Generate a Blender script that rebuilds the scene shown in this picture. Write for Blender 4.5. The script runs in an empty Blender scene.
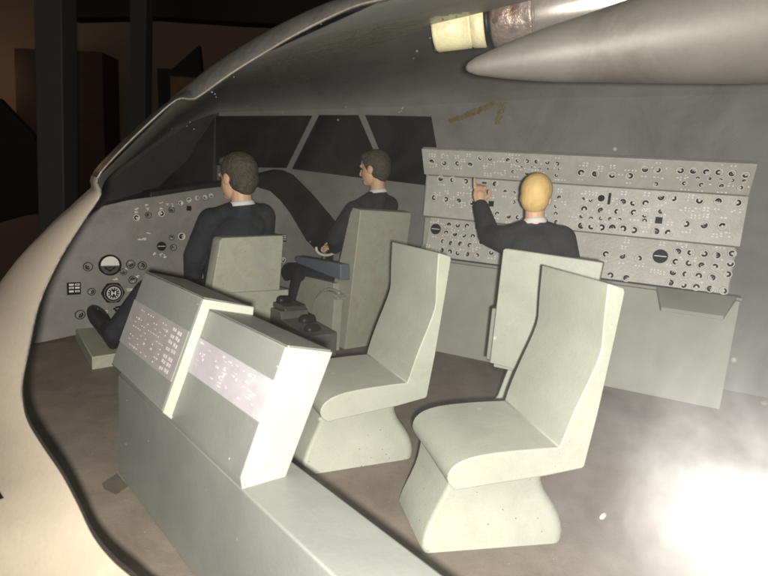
import bpy, bmesh, math, random
from math import sin, cos, radians, pi, atan2, sqrt
from mathutils import Vector as V, Matrix, Quaternion
from mathutils.bvhtree import BVHTree
from mathutils.geometry import tessellate_polygon
random.seed(7)
S = bpy.context.scene
COL = S.collection

# ------------------------------------------------------------------ camera
FPX = 560.0; PITCH = radians(9.6); ROLL = radians(4.75)
CAM = V((0, 0, 1.45))
fw = V((0, cos(PITCH), -sin(PITCH))); u0 = V((0, sin(PITCH), cos(PITCH))); r0 = V((1, 0, 0))
RT = cos(ROLL) * r0 + sin(ROLL) * u0
UP = -sin(ROLL) * r0 + cos(ROLL) * u0
cd = bpy.data.cameras.new('camera'); cam = bpy.data.objects.new('camera', cd); COL.objects.link(cam)
cam.matrix_world = Matrix(((RT.x, UP.x, -fw.x, CAM.x), (RT.y, UP.y, -fw.y, CAM.y), (RT.z, UP.z, -fw.z, CAM.z), (0, 0, 0, 1)))
cd.sensor_width = 36; cd.lens = 36 * FPX / 768; cd.clip_start = 0.02; cd.clip_end = 200
cd.dof.use_dof = True; cd.dof.focus_distance = 3.3; cd.dof.aperture_fstop = 2.3
S.camera = cam

# ------------------------------------------------------------------ world, lamps, exposure
w = bpy.data.worlds.new('World'); S.world = w; w.use_nodes = True
w.node_tree.nodes['Background'].inputs[0].default_value = (1, 0.93, 0.84, 1)
w.node_tree.nodes['Background'].inputs[1].default_value = 0.068
LAMP = CAM - fw * 0.16 - UP * 0.045 + RT * 0.035
def lamp(name, loc, watts, radius, color):
    l = bpy.data.lights.new(name, 'POINT'); l.energy = watts; l.shadow_soft_size = radius; l.color = color
    o = bpy.data.objects.new(name, l); o.location = loc; COL.objects.link(o); return o
lamp('camera_flash', LAMP, 770, 0.03, (1.0, 0.965, 0.89))
lamp('room_lamp', V((-11.6, 15.0, 3.8)), 34, 0.3, (1.0, 0.62, 0.34))
S.view_settings.view_transform = 'Standard'; S.view_settings.look = 'None'
S.view_settings.exposure = 0; S.view_settings.gamma = 1
S.cycles.max_bounces = 6; S.cycles.transparent_max_bounces = 12

# ------------------------------------------------------------------ measuring helpers
def az(a): return V((sin(radians(a)), cos(radians(a)), 0))
def ray(u, v): return fw + RT * ((u - 384) / FPX) - UP * ((v - 288) / FPX)
def onplane(u, v, P, n):
    d = ray(u, v); return CAM + d * ((V(P) - CAM).dot(n) / d.dot(n))
def onz(u, v, z=0.0):
    d = ray(u, v); return CAM + d * ((z - CAM.z) / d.z)
FWD = az(-42); INB = az(48)

# ------------------------------------------------------------------ materials
def mat(name, col, rough=0.6, metal=0.0, var=0.12, scale=6.0, bump=0.05, bscale=60.0, speck=None, spscale=25.0, spthr=0.12, coat=0.0, spec=0.4, stain=None, stscale=2.5, grain=0.05):
    m = bpy.data.materials.new(name); m.use_nodes = True
    nt = m.node_tree; N = nt.nodes; L = nt.links; b = N['Principled BSDF']
    tc = N.new('ShaderNodeTexCoord')
    n1 = N.new('ShaderNodeTexNoise'); n1.inputs['Scale'].default_value = scale; n1.inputs['Detail'].default_value = 6; n1.inputs['Roughness'].default_value = 0.6
    L.new(tc.outputs['Object'], n1.inputs['Vector'])
    rp = N.new('ShaderNodeValToRGB')
    c = V(col[:3])
    rp.color_ramp.elements[0].position = 0.3; rp.color_ramp.elements[1].position = 0.7
    rp.color_ramp.elements[0].color = (*(c * (1 - var)), 1); rp.color_ramp.elements[1].color = (*(c * (1 + var)), 1)
    L.new(n1.outputs['Fac'], rp.inputs[0]); out = rp.outputs[0]
    if grain:
        n2 = N.new('ShaderNodeTexNoise'); n2.inputs['Scale'].default_value = scale * 30; n2.inputs['Detail'].default_value = 3
        L.new(tc.outputs['Object'], n2.inputs['Vector'])
        mr = N.new('ShaderNodeMapRange'); mr.inputs[3].default_value = 1 - grain * 2; mr.inputs[4].default_value = 1 + grain * 2
        L.new(n2.outputs['Fac'], mr.inputs[0])
        mx = N.new('ShaderNodeVectorMath'); mx.operation = 'MULTIPLY'
        L.new(out, mx.inputs[0]); L.new(mr.outputs[0], mx.inputs[1]); out = mx.outputs[0]
    if stain:
        n3 = N.new('ShaderNodeTexNoise'); n3.inputs['Scale'].default_value = stscale; n3.inputs['Detail'].default_value = 8; n3.inputs['Roughness'].default_value = 0.7; n3.inputs['Distortion'].default_value = 0.6
        L.new(tc.outputs['Object'], n3.inputs['Vector'])
        r3 = N.new('ShaderNodeValToRGB'); r3.color_ramp.elements[0].position = 0.5; r3.color_ramp.elements[1].position = 0.72
        L.new(n3.outputs['Fac'], r3.inputs[0])
        mm = N.new('ShaderNodeMix'); mm.data_type = 'RGBA'
        L.new(r3.outputs[0], mm.inputs[0]); L.new(out, mm.inputs[6]); mm.inputs[7].default_value = (*stain, 1); out = mm.outputs[2]
    if speck:
        vo = N.new('ShaderNodeTexVoronoi'); vo.inputs['Scale'].default_value = spscale; vo.inputs['Randomness'].default_value = 1
        L.new(tc.outputs['Object'], vo.inputs['Vector'])
        ns = N.new('ShaderNodeTexNoise'); ns.inputs['Scale'].default_value = spscale * 0.22; L.new(tc.outputs['Object'], ns.inputs['Vector'])
        # few cells only: compare the cell colour
        sx = N.new('ShaderNodeSeparateColor'); L.new(vo.outputs['Color'], sx.inputs[0])
        lt = N.new('ShaderNodeMath'); lt.operation = 'LESS_THAN'; lt.inputs[1].default_value = spthr; L.new(vo.outputs['Distance'], lt.inputs[0])
        g = N.new('ShaderNodeMath'); g.operation = 'LESS_THAN'; g.inputs[1].default_value = 0.3; L.new(sx.outputs[0], g.inputs[0])
        g2 = N.new('ShaderNodeMath'); g2.operation = 'GREATER_THAN'; g2.inputs[1].default_value = 0.5; L.new(ns.outputs['Fac'], g2.inputs[0])
        p1 = N.new('ShaderNodeMath'); p1.operation = 'MULTIPLY'; L.new(lt.outputs[0], p1.inputs[0]); L.new(g.outputs[0], p1.inputs[1])
        p2 = N.new('ShaderNodeMath'); p2.operation = 'MULTIPLY'; L.new(p1.outputs[0], p2.inputs[0]); L.new(g2.outputs[0], p2.inputs[1])
        mm = N.new('ShaderNodeMix'); mm.data_type = 'RGBA'
        L.new(p2.outputs[0], mm.inputs[0]); L.new(out, mm.inputs[6]); mm.inputs[7].default_value = (*speck, 1); out = mm.outputs[2]
    L.new(out, b.inputs['Base Color'])
    b.inputs['Roughness'].default_value = rough; b.inputs['Metallic'].default_value = metal
    b.inputs['Specular IOR Level'].default_value = spec
    b.inputs['Coat Weight'].default_value = coat
    if bump:
        nb = N.new('ShaderNodeTexNoise'); nb.inputs['Scale'].default_value = bscale; nb.inputs['Detail'].default_value = 5
        L.new(tc.outputs['Object'], nb.inputs['Vector'])
        bp = N.new('ShaderNodeBump'); bp.inputs['Strength'].default_value = bump; bp.inputs['Distance'].default_value = 0.02
        L.new(nb.outputs['Fac'], bp.inputs['Height']); L.new(bp.outputs[0], b.inputs['Normal'])
    return m
M = {}
M['seat'] = mat('seat_paint', (.42, .432, .365), .5, var=.06, speck=(.2, .19, .14), spscale=60, spthr=.11, bump=.06, bscale=60, stain=(.37, .38, .31), stscale=3)
M['foot'] = mat('seat_pedestal_paint', (.42, .432, .365), .5, var=.06, speck=(.17, .16, .12), spscale=48, spthr=.15, bump=.08, bscale=60, stain=(.37, .38, .31), stscale=3)
M['pilot_seat'] = mat('pilot_seat_paint', (.40, .405, .325), .5, var=.10, speck=(.2, .17, .11), spscale=30, bump=.12, stain=(.36, .33, .22), stscale=6)
M['console'] = mat('console_paint', (.225, .232, .216), .42, var=.07, speck=(.75, .75, .7), spscale=22, spthr=.07, bump=.05, stain=(.20, .205, .19), stscale=2.2)
M['console_top_shade'] = mat('console_top_shaded_paint', (.21, .215, .195), .5, var=.15, speck=(.7, .68, .62), spscale=28, spthr=.08)  # grazing shade of the top put into a darker grey; specks are real
M['console_end_lit'] = mat('console_end_lit_paint', (.36, .37, .315), .45, var=.05, bump=.05)  # paler than the console: light on the aft-facing ends put into the colour
M['deck'] = mat('deck_paint', (.215, .18, .145), .8, var=.14, scale=5, bump=.10, bscale=90, grain=.10, speck=(.5, .42, .33), spscale=30, spthr=.07, stain=(.14, .112, .085), stscale=1.8, spec=.2)
M['patch'] = mat('floor_patch_paint', (.10, .085, .07), .8, var=.2)
M['lining'] = mat('lining_paint', (.235, .23, .22), .62, var=.10, scale=2.5, bump=.10, bscale=14, speck=(.5, .48, .44), spscale=16, spthr=.05, stain=(.165, .155, .145), stscale=1.3)
M['ceil'] = mat('ceiling_lining_paint', (.15, .14, .125), .45, var=.18, scale=2.0, bump=.35, bscale=5, speck=(.5, .48, .44), spscale=18, spthr=.06, stain=(.10, .085, .065), stscale=1.5)
M['hull'] = mat('hull_paint', (.35, .295, .23), .55, var=.05, scale=2, bump=.02, bscale=50, speck=(.3, .25, .2), spscale=12, spthr=.03)
M['rim'] = mat('hull_rim', (.030, .024, .020), .5, var=.25, bump=.2)
M['rim_metal'] = mat('hull_frame', (.042, .040, .036), .4, var=.2, scale=12, bump=.2, bscale=30)
M['black'] = mat('black_paint', (.012, .0115, .011), .45, var=.2, bump=.1, spec=.3)
M['winblack'] = mat('window_black', (.011, .0105, .010), .34, var=.25, scale=3, bump=.08, speck=(.35, .33, .3), spscale=40, spthr=.06, spec=.35)
M['winframe'] = mat('windscreen_frame_paint', (.045, .038, .032), .5, var=.2, bump=.1, bscale=20)
M['wframe'] = mat('windscreen_post_paint', (.030, .025, .021), .5, var=.2)
M['mull'] = mat('window_mullion_paint', (.16, .155, .145), .6)
M['panel'] = mat('panel_paint', (.485, .477, .448), .42, var=.09, scale=9, bump=.12, bscale=50, stain=(.42, .40, .35), stscale=4)
M['cabinet'] = mat('cabinet_paint', (.37, .385, .33), .55, var=.06, bump=.05, stain=(.33, .34, .29), stscale=2)
M['pedpaint'] = mat('pedestal_paint', (.11, .11, .10), .5, var=.1)
M['desk'] = mat('desk_paint', (.30, .31, .27), .5, var=.06)
M['fpanel'] = mat('forward_panel_paint', (.225, .215, .20), .55, var=.14, scale=5, bump=.1, stain=(.28, .26, .24), stscale=3, speck=(.5, .48, .44), spscale=30, spthr=.06)
M['seam'] = mat('seam_glue', (.16, .13, .09), .6, var=.3, scale=12)
M['ink'] = mat('black_ink', (.012, .0115, .011), .9, var=.1, bump=0, spec=.08)
M['white'] = mat('white_print', (.86, .84, .81), .5, var=.05, bump=0)
M['cprint'] = mat('console_print', (.56, .54, .54), .5, var=.12, bump=0)
M['cream'] = mat('cream_print', (.80, .78, .73), .4, var=.05, bump=0)
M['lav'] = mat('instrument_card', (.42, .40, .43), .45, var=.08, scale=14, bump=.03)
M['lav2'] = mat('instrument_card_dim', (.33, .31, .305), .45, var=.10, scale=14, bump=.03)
M['suit'] = mat('suit_cloth', (.026, .027, .034), .85, var=.25, scale=14, bump=.3, bscale=30, spec=.2)
M['skin'] = mat('skin_paint', (.66, .42, .27), .5, var=.07, bump=.05)
M['hair'] = mat('dark_hair', (.072, .062, .040), .7, var=.35, scale=25, bump=.7, bscale=55)
M['blond'] = mat('blond_hair', (.72, .50, .20), .6, var=.12, scale=14, bump=.2, bscale=30)
M['shirt'] = mat('shirt_white', (.72, .71, .68), .7, var=.05)
M['tie'] = mat('red_tie', (.20, .05, .035), .7)
M['blue'] = mat('armrest_blue', (.13, .15, .18), .6, var=.12)
M['shoe'] = mat('shoe_leather', (.02, .018, .016), .35, var=.2)
M['plug'] = mat('cream_plug', (.66, .60, .38), .45, var=.10, scale=9, bump=.15, stain=(.5, .42, .24), stscale=5)
M['rust'] = mat('rusty_metal', (.30, .25, .22), .4, metal=.5, var=.35, scale=10, bump=.5, bscale=25, stain=(.12, .05, .025), stscale=7)
M['chrome'] = mat('rod_metal', (.62, .58, .52), .22, metal=.8, var=.12, scale=3, bump=.06, bscale=8, stain=(.4, .34, .27), stscale=3)
M['pod'] = mat('duct_metal', (.185, .175, .155), .55, metal=.25, var=.14, scale=1.6, bump=.03, bscale=3, stain=(.10, .085, .065), stscale=1.1)
M['glue'] = mat('glue_residue', (.19, .155, .07), .35, var=.3, scale=20, bump=.3)
M['glue2'] = mat('ceiling_residue', (.21, .20, .15), .35, var=.3, scale=5, bump=.5, bscale=20, speck=(.5, .45, .33), spscale=35, spthr=.1)
M['scratch'] = mat('scratch_white', (.42, .41, .39), .6)
M['steel'] = mat('dark_steel', (.09, .085, .08), .45, metal=.3, var=.2)
M['roomwall'] = mat('room_wall_paint', (.17, .12, .085), .9, var=.08, scale=.6, bump=.02)
M['post'] = mat('case_post_paint', (.05, .05, .048), .6, var=.06)
M['redwood'] = mat('red_wood', (.05, .024, .017), .5, var=.2, scale=2)
M['darkwood'] = mat('dark_wood', (.012, .008, .006), .4, var=.2)
M['canvas'] = mat('picture_canvas', (.14, .075, .03), .6, var=.3, scale=4)
M['carpet'] = mat('room_carpet', (.06, .04, .035), .9, var=.2)

# ------------------------------------------------------------------ object helpers
def link(name, bm, mats, parent=None, smooth=False, bevel=0.0, seg=2, sub=0):
    me = bpy.data.meshes.new(name); bmesh.ops.recalc_face_normals(bm, faces=bm.faces)
    bm.to_mesh(me); bm.free()
    if not isinstance(mats, (list, tuple)): mats = [mats]
    for m in mats: me.materials.append(m)
    if smooth:
        for p in me.polygons: p.use_smooth = True
    o = bpy.data.objects.new(name, me); COL.objects.link(o)
    if parent:
        o.parent = parent; o.matrix_parent_inverse = Matrix.Translation(-V(parent.location)) if parent.type == 'EMPTY' else parent_inv(parent)
    if bevel:
        b = o.modifiers.new('bevel', 'BEVEL'); b.width = bevel; b.segments = seg; b.limit_method = 'ANGLE'; b.angle_limit = radians(35); b.harden_normals = False
        for p in me.polygons: p.use_smooth = True
        try:
            me.set_sharp_from_angle(angle=radians(40))
        except Exception: pass
    if sub:
        s = o.modifiers.new('sub', 'SUBSURF'); s.levels = sub; s.render_levels = sub
    return o
def parent_inv(p):
    # all parts are modelled in world coordinates; bring the chain back to identity
    m = Matrix.Identity(4); q = p
    chain = []
    while q: chain.append(q); q = q.parent
    for q in reversed(chain):
        m = m @ (q.matrix_parent_inverse if q.parent else Matrix.Identity(4)) @ Matrix.LocRotScale(q.location, q.rotation_euler, q.scale)
    return m.inverted()
def tag(o, label, cat=None, group=None, kind=None):
    if label: o['label'] = label
    if cat: o['category'] = cat
    if group: o['group'] = group
    if kind: o['kind'] = kind
    return o
def empty(name, loc, label, cat, group=None):
    o = bpy.data.objects.new(name, None); o.location = V(loc); o.empty_display_size = .1; COL.objects.link(o)
    return tag(o, label, cat, group)
def prism(bm, pts, ext, mi=0, mi_side=None):
    """closed polygon of 3-D points extruded by vector ext"""
    a = [bm.verts.new(p) for p in pts]; b = [bm.verts.new(V(p) + ext) for p in pts]
    n = len(pts); f = bm.faces.new(a); f.material_index = mi
    f2 = bm.faces.new(list(reversed(b))); f2.material_index = mi
    for i in range(n):
        g = bm.faces.new([a[i], b[i], b[(i + 1) % n], a[(i + 1) % n]]); g.material_index = mi if mi_side is None else mi_side
def box(bm, c, x, y, z, sx, sy, sz, mi=0):
    """box with centre c, axis unit vectors and full sizes"""
    c = V(c); X = V(x) * sx / 2; Y = V(y) * sy / 2; Z = V(z) * sz / 2
    prism(bm, [c - X - Y - Z, c + X - Y - Z, c + X + Y - Z, c - X + Y - Z], 2 * Z, mi)
def basis(d):
    d = V(d).normalized(); a = V((0, 0, 1)) if abs(d.z) < .9 else V((1, 0, 0))
    x = d.cross(a).normalized(); y = d.cross(x).normalized(); return x, y, d
def lathe(bm, P, axis, prof, n=40, mi=0):
    """prof: list of (distance along axis, radius[, material])"""
    x, y, d = basis(axis); rings = []
    for t in prof:
        rings.append([bm.verts.new(V(P) + d * t[0] + (x * cos(k * 2 * pi / n) + y * sin(k * 2 * pi / n)) * max(t[1], 1e-4)) for k in range(n)])
    for i in range(len(rings) - 1):
        m_ = prof[i][2] if len(prof[i]) > 2 else mi
        for k in range(n):
            f = bm.faces.new([rings[i][k], rings[i][(k + 1) % n], rings[i + 1][(k + 1) % n], rings[i + 1][k]]); f.material_index = m_; f.smooth = True
    f = bm.faces.new(list(reversed(rings[0]))); f.material_index = prof[0][2] if len(prof[0]) > 2 else mi
    f = bm.faces.new(rings[-1]); f.material_index = prof[-2][2] if len(prof[-2]) > 2 else mi
def capsule(bm, a, b, ra, rb, n=14, flat=None):
    """tapered limb with rounded ends; flat=(axis vector, factor) squashes the section"""
    a = V(a); b = V(b); d = (b - a); L = max(d.length, 1e-5); x, y, d = basis(d)
    prof = []
    for k in range(5): t = pi / 2 * k / 4; prof.append((-ra * cos(t), ra * sin(t)))
    for k in range(5): t = pi / 2 * k / 4; prof.append((L + rb * sin(t), rb * cos(t)))
    start = len(bm.verts); lathe(bm, a, d, prof, n)
    if flat:
        bm.verts.ensure_lookup_table(); ax = V(flat[0]).normalized(); m = (a + b) / 2
        for v in bm.verts[start:]:
            k = (v.co - m).dot(ax); v.co -= ax * k * (1 - flat[1])
def ellips(bm, c, axes, r, n=20, m=14):
    """axes: 3 unit vectors, r: 3 radii"""
    res = bmesh.ops.create_uvsphere(bm, u_segments=n, v_segments=m, radius=1)
    A = Matrix((V(axes[0]) * r[0], V(axes[1]) * r[1], V(axes[2]) * r[2])).transposed().to_4x4()
    T = Matrix.Translation(V(c)) @ A
    bmesh.ops.transform(bm, matrix=T, verts=res['verts'])
def fuse(name, bm, mat_, parent, voxel=.01, smooth=4, cut=None):
    """merge overlapping solids into one continuous skin (voxel remesh) and bake it"""
    me = bpy.data.meshes.new(name); bmesh.ops.recalc_face_normals(bm, faces=bm.faces); bm.to_mesh(me); bm.free()
    o = bpy.data.objects.new(name, me); COL.objects.link(o)
    r = o.modifiers.new('r', 'REMESH'); r.mode = 'VOXEL'; r.voxel_size = voxel; r.use_smooth_shade = True
    s = o.modifiers.new('s', 'SMOOTH'); s.factor = .5; s.iterations = smooth
    dg = bpy.context.evaluated_depsgraph_get(); me2 = bpy.data.meshes.new_from_object(o.evaluated_get(dg))
    o.modifiers.clear(); o.data = me2; bpy.data.meshes.remove(me); me2.name = name
    me2.materials.clear(); me2.materials.append(mat_)
    for p in me2.polygons: p.use_smooth = True; p.material_index = 0
    if parent:
        o.parent = parent; o.matrix_parent_inverse = Matrix.Translation(-V(parent.location)) if parent.type == 'EMPTY' else parent_inv(parent)
    return o
def merge_into(o, bm, m):
    me = o.data; i = len(me.materials); me.materials.append(m)
    for f in bm.faces: f.material_index = i
    t_ = bpy.data.meshes.new('t'); bm.to_mesh(t_); bm.free()
    b2 = bmesh.new(); b2.from_mesh(me); b2.from_mesh(t_); b2.to_mesh(me); b2.free(); bpy.data.meshes.remove(t_)
def ptube(bm, pts, r, n=10, mi=0):
    for i in range(len(pts) - 1): capsule(bm, pts[i], pts[i + 1], r, r, n)

# ------------------------------------------------------------------ floor
bm = bmesh.new()
fp = [(-4.6, 3.4), (-3.4, 1.5), (-2.2, .5), (1.5, .3), (5.6, .8), (5.6, 6.6), (-2.0, 8.2), (-4.6, 6.6)]
prism(bm, [V((x, y, 0)) for x, y in fp], V((0, 0, -.08)))
tag(link('floor', bm, M['deck']), None, kind='structure')
bm = bmesh.new()
pp = [onz(*q, 0) + V((0, 0, .004)) for q in [(102, 484), (117, 474), (128, 487), (116, 495), (105, 490)]]
prism(bm, pp, V((0, 0, -.003)))
tag(link('floor_patch', bm, M['patch']), 'small dark square patch on the brown floor at the foot of the console corner', 'patch')

# ------------------------------------------------------------------ hull
PQ = CAM + ray(752, 526).normalized() * 1.12
PN = ((CAM - PQ).normalized() + (LAMP - PQ).normalized()).normalized()
def onpane(u, v, off=0.0): return onplane(u, v, PQ + PN * off, PN)
hull = empty('aircraft_nose_hull', (-1.6, 1.4, 0), 'cream painted cutaway aircraft nose with grey lining and scratched clear plastic glazing', 'aircraft model')
# cut edge px, outward reach in px
EDGE = [(560, -60, 16), (470, -24, 16), (420, -10, 16), (384, 0, 17), (350, 9, 18), (300, 33, 19), (262, 55, 19), (230, 75, 18), (199, 97, 16), (190, 100, 12), (176, 101, 3), (150, 123, 3), (120, 152, 3), (98, 178, 3),
        (101, 194, 7), (83, 222, 15), (60, 259, 27), (40, 302, 43), (30, 345, 64), (23, 380, 90), (23, 400, 120), (28, 421, 165), (43, 446, 230), (62, 474, 330), (78, 504, 360), (93, 535, 380), (112, 559, 390), (134, 578, 400), (190, 625, 400), (300, 690, 400), (460, 740, 400)]
def smooth_edge(pts, sub=4):
    out = []; idx = []
    for i in range(len(pts) - 1):
        p0 = pts[max(i - 1, 0)]; p1 = pts[i]; p2 = pts[i + 1]; p3 = pts[min(i + 2, len(pts) - 1)]
        for k in range(sub):
            t = k / sub
            c = [.5 * ((2 * p1[j]) + (-p0[j] + p2[j]) * t + (2 * p0[j] - 5 * p1[j] + 4 * p2[j] - p3[j]) * t * t + (-p0[j] + 3 * p1[j] - 3 * p2[j] + p3[j]) * t ** 3) for j in range(2)]
            out.append((c[0], c[1], p1[2] * (1 - t) + p2[2] * t)); idx.append(i + t)
    out.append(pts[-1]); idx.append(len(pts) - 1); return out, idx
EDGE, IDX = smooth_edge(EDGE)
SL = [1.3, 1.3, 1.3, 1.25, 1.2, 1.1, 1.0, .85, .7, .5, .35, .2, .1, .1]
def slope_at(x):
    if x < 13.01: return 0.0
    if x < 14: return SL[0] * (x - 13)
    y = min(x - 14, 12); return SL[int(y)] * (1 - y % 1) + SL[int(y) + 1] * (y % 1)
n = len(EDGE); outd = []
for i in range(n):
    a = EDGE[max(i - 1, 0)]; b = EDGE[min(i + 1, n - 1)]
    tx, ty = b[0] - a[0], b[1] - a[1]; l = sqrt(tx * tx + ty * ty); nx, ny = ty / l, -tx / l     # travelling left/down, outside is on the right hand
    outd.append((-abs(nx) if nx > .0 and False else nx, ny))
Ept = []
for i, (u, v, r) in enumerate(EDGE):
    P = onpane(u, v)
    nx, ny = outd[i]
    o = RT * nx - UP * ny
    if o.dot(P - onpane(330, 330)) < 0: o = -o
    dep = (P - CAM).dot(fw); Ept.append((P, o.normalized(), r * dep / FPX))
BACK = az(-30)
def curve_rows(pts):
    return pts
bm = bmesh.new(); rows = []
for ii, (P, o, A) in enumerate(Ept):
    row = []
    B = A * .9 + .10; sl = slope_at(IDX[ii])
    for k in range(0, 15):
        t = pi / 2 * k / 14
        row.append(bm.verts.new(P + o * A * sin(t) + BACK * (B * (1 - cos(t)) + sl * A * sin(t))))
    row.append(bm.verts.new(P + o * A * .9 + BACK * (B + sl * A + .3)))
    rows.append(row)
for i in range(n - 1):
    for k in range(15):
        f = bm.faces.new([rows[i][k], rows[i + 1][k], rows[i + 1][k + 1], rows[i][k + 1]]); f.smooth = True
        f.material_index = 1 if IDX[i] < 13 else 0
skin = link('outer_skin', bm, [M['hull'], M['rim_metal']], hull, smooth=True)
# rim lip turning inwards
bm = bmesh.new(); rows = []
for i, (P, o, A) in enumerate(Ept):
    wdt = .006
    sec = [P + o * .002 - BACK * .003, P - o * .002 - BACK * .002, P - o * .003 + BACK * .022, P + o * .002 + BACK * .03]
    rows.append([bm.verts.new(q) for q in sec])
for i in range(n - 1):
    for k in range(4): bm.faces.new([rows[i][k], rows[i + 1][k], rows[i + 1][(k + 1) % 4], rows[i][(k + 1) % 4]])
link('cut_rim', bm, M['rim'], hull, smooth=False)
# bright bare edge of the clear sheet along the rim
bm = bmesh.new()
pts = [P + o * .003 - BACK * .006 for P, o, A in Ept]
for a, b in zip(pts[:80], pts[1:81]): capsule(bm, a, b, .0022, .0022, 6)
M['edge'] = mat('sheet_edge', (.13, .12, .10), .35, var=.3, scale=8, bump=0)
link('sheet_edge', bm, M['edge'], hull)
# black painted mark on the hull at far left
bm = bmesh.new()
mk = [(-14, 480), (-3, 487), (4, 498), (-12, 504)]
bvh_sk = BVHTree.FromObject(skin, bpy.context.evaluated_depsgraph_get())
def cast(bvh, u, v, lift=.004):
    d = ray(u, v).normalized(); h = bvh.ray_cast(CAM, d)
    return (h[0] - d * lift) if h[0] else None
q = [cast(bvh_sk, *p) for p in mk]
if all(q): prism(bm, q, ray(0, 490).normalized() * .002); link('painted_mark', bm, M['ink'], hull)
else: bm.free()

# ------------------------------------------------------------------ inner lining: starboard wall, front wall and ceiling
WD = az(115)                       # along the starboard wall, going aft
WN = -az(25)                       # towards the cabin
PB = V((.243, 5.33, 0)) + az(25) * .65
def wallpt(u, v): return onplane(u, v, PB, WN)
def wallz(s, z): return PB + WD * s + V((0, 0, z))
s_corner = (wallpt(215, 115) - PB).dot(WD)
corner = PB + WD * s_corner
def frontpt(u, v): return onplane(u, v, corner, FWD)
bm = bmesh.new()
plan = [PB + WD * 6.0, PB + WD * 4.6, PB + WD * 3.0, PB + WD * 1.0, PB - WD * .6, corner + V((.05, 0, 0)), corner - INB * .5, corner - INB * 1.0, corner - INB * 1.35]
tops = [2.5, 2.5, 2.5, 2.45, 2.36, 2.27, 2.0, 1.58, 1.36]
lifts = [.8, .8, .75, .7, .55, .34, .10, 0, 0]
bulge = [0, .35, .8]
rows = []
for P, zt in zip(plan, tops):
    row = []
    for k in range(8): row.append(bm.verts.new(P + V((0, 0, zt * k / 7 - (.02 if k == 0 else 0)))))
    rows.append(row)
for i in range(len(rows) - 1):
    for k in range(7):
        f = bm.faces.new([rows[i][k], rows[i + 1][k], rows[i + 1][k + 1], rows[i][k + 1]]); f.material_index = 1 if i >= 5 else 0
wall = link('inner_wall', bm, [M['lining'], M['winframe']], hull, smooth=False)
sol = wall.modifiers.new('thick', 'SOLIDIFY'); sol.thickness = .05; sol.offset = 1
# ceiling loft from wall top to the upper rim
topE = [(1000, -190), (900, -150), (760, -110), (560, -60), (384, 0), (262, 55), (176, 101), (98, 178), (101, 194)]
bm = bmesh.new(); rows = []
for P, zt, e, lf in zip(plan, tops, topE, lifts):
    A = P + V((0, 0, zt)); E_ = onpane(*e); row = []
    mid = A * .93 + E_ * .07 + V((0, 0, lf))
    K = 24
    for k in range(K + 1):
        t = k / K; row.append(bm.verts.new(A * (1 - t) ** 2 + mid * 2 * t * (1 - t) + E_ * t * t))
    rows.append(row)
for i in range(len(rows) - 1):
    for k in range(K):
        f = bm.faces.new([rows[i][k], rows[i + 1][k], rows[i + 1][k + 1], rows[i][k + 1]]); f.smooth = True
ceil = link('ceiling_lining', bm, M['lining'], hull, smooth=True)
# aft bulkhead closes the cabin out of frame to the right
# windows: dark panels and the grey posts between them
def slab(name, pts, ext, m, parent, bevel=.0):
    bm = bmesh.new(); prism(bm, pts, ext); return link(name, bm, m, parent, bevel=bevel)
def wp(u, v, off): return onplane(u, v, PB + WN * off, WN)
def fpn(u, v, off): return onplane(u, v, corner - FWD * off, FWD)
slab('window', [wp(*p, .012) for p in [(215.6, 116), (312, 115.5), (286, 168), (240, 167), (215.6, 165)]], -WN * .01, M['winblack'], hull)
slab('window', [wp(*p, .012) for p in [(319, 115), (358, 115), (374, 152), (377, 180), (292, 169)]], -WN * .01, M['winblack'], hull)
slab('window', [wp(*p, .012) for p in [(365, 115), (431, 116.5), (437, 150), (439, 187), (382, 180), (380, 152)]], -WN * .01, M['winblack'], hull)
slab('window', [fpn(*p, .03) for p in [(214.4, 117), (214.4, 192), (216, 204), (100, 212), (108, 200), (158, 188), (187, 160)]], FWD * .01, M['winblack'], hull)
slab('window_frame', [fpn(*p, .045) for p in [(214, 114), (206, 112), (150, 152), (100, 190), (96, 204), (122, 199), (158, 187), (188, 160)]], FWD * .012, M['wframe'], hull, bevel=.004)
# glue marks, scratches, streaks lying on the lining
dg = bpy.context.evaluated_depsgraph_get()
bvw = BVHTree.FromObject(wall, dg); bvc = BVHTree.FromObject(ceil, dg)
def inpoly(x, y, P):
    c = False; j = len(P) - 1
    for i in range(len(P)):
        if (P[i][1] > y) != (P[j][1] > y) and x < (P[j][0] - P[i][0]) * (y - P[i][1]) / (P[j][1] - P[i][1]) + P[i][0]: c = not c
        j = i
    return c
def film(name, poly, bvh, m, step=3, lift=.006, holes=.0):
    bm = bmesh.new(); xs = [p[0] for p in poly]; ys = [p[1] for p in poly]; g = {}
    def vert(i, j):
        if (i, j) not in g:
            jx = (random.random() - .5) * step * .5; jy = (random.random() - .5) * step * .5
            p = cast(bvh, i * step + jx, j * step + jy, lift); g[(i, j)] = bm.verts.new(p) if p else None
        return g[(i, j)]
    for i in range(int(min(xs) / step) - 1, int(max(xs) / step) + 1):
        for j in range(int(min(ys) / step) - 1, int(max(ys) / step) + 1):
            if inpoly((i + .5) * step, (j + .5) * step, poly) and random.random() > holes:
                vs = [vert(i, j), vert(i + 1, j), vert(i + 1, j + 1), vert(i, j + 1)]
                if all(vs): bm.faces.new(vs)
    return link(name, bm, m, hull, smooth=True)
film('glue_stain', [(447, 120), (486, 104), (500, 94), (504, 92), (509, 94), (500, 124), (494, 125), (499, 104), (478, 114), (452, 123)], bvw, M['glue'], 1.5, holes=.04)
film('ceiling_stain', [(250, 82), (262, 66), (300, 50), (345, 33), (400, 22), (470, 12), (474, 17), (420, 30), (380, 45), (330, 62), (318, 76), (284, 90)], bvc, M['glue2'], 2, holes=.02)
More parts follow.
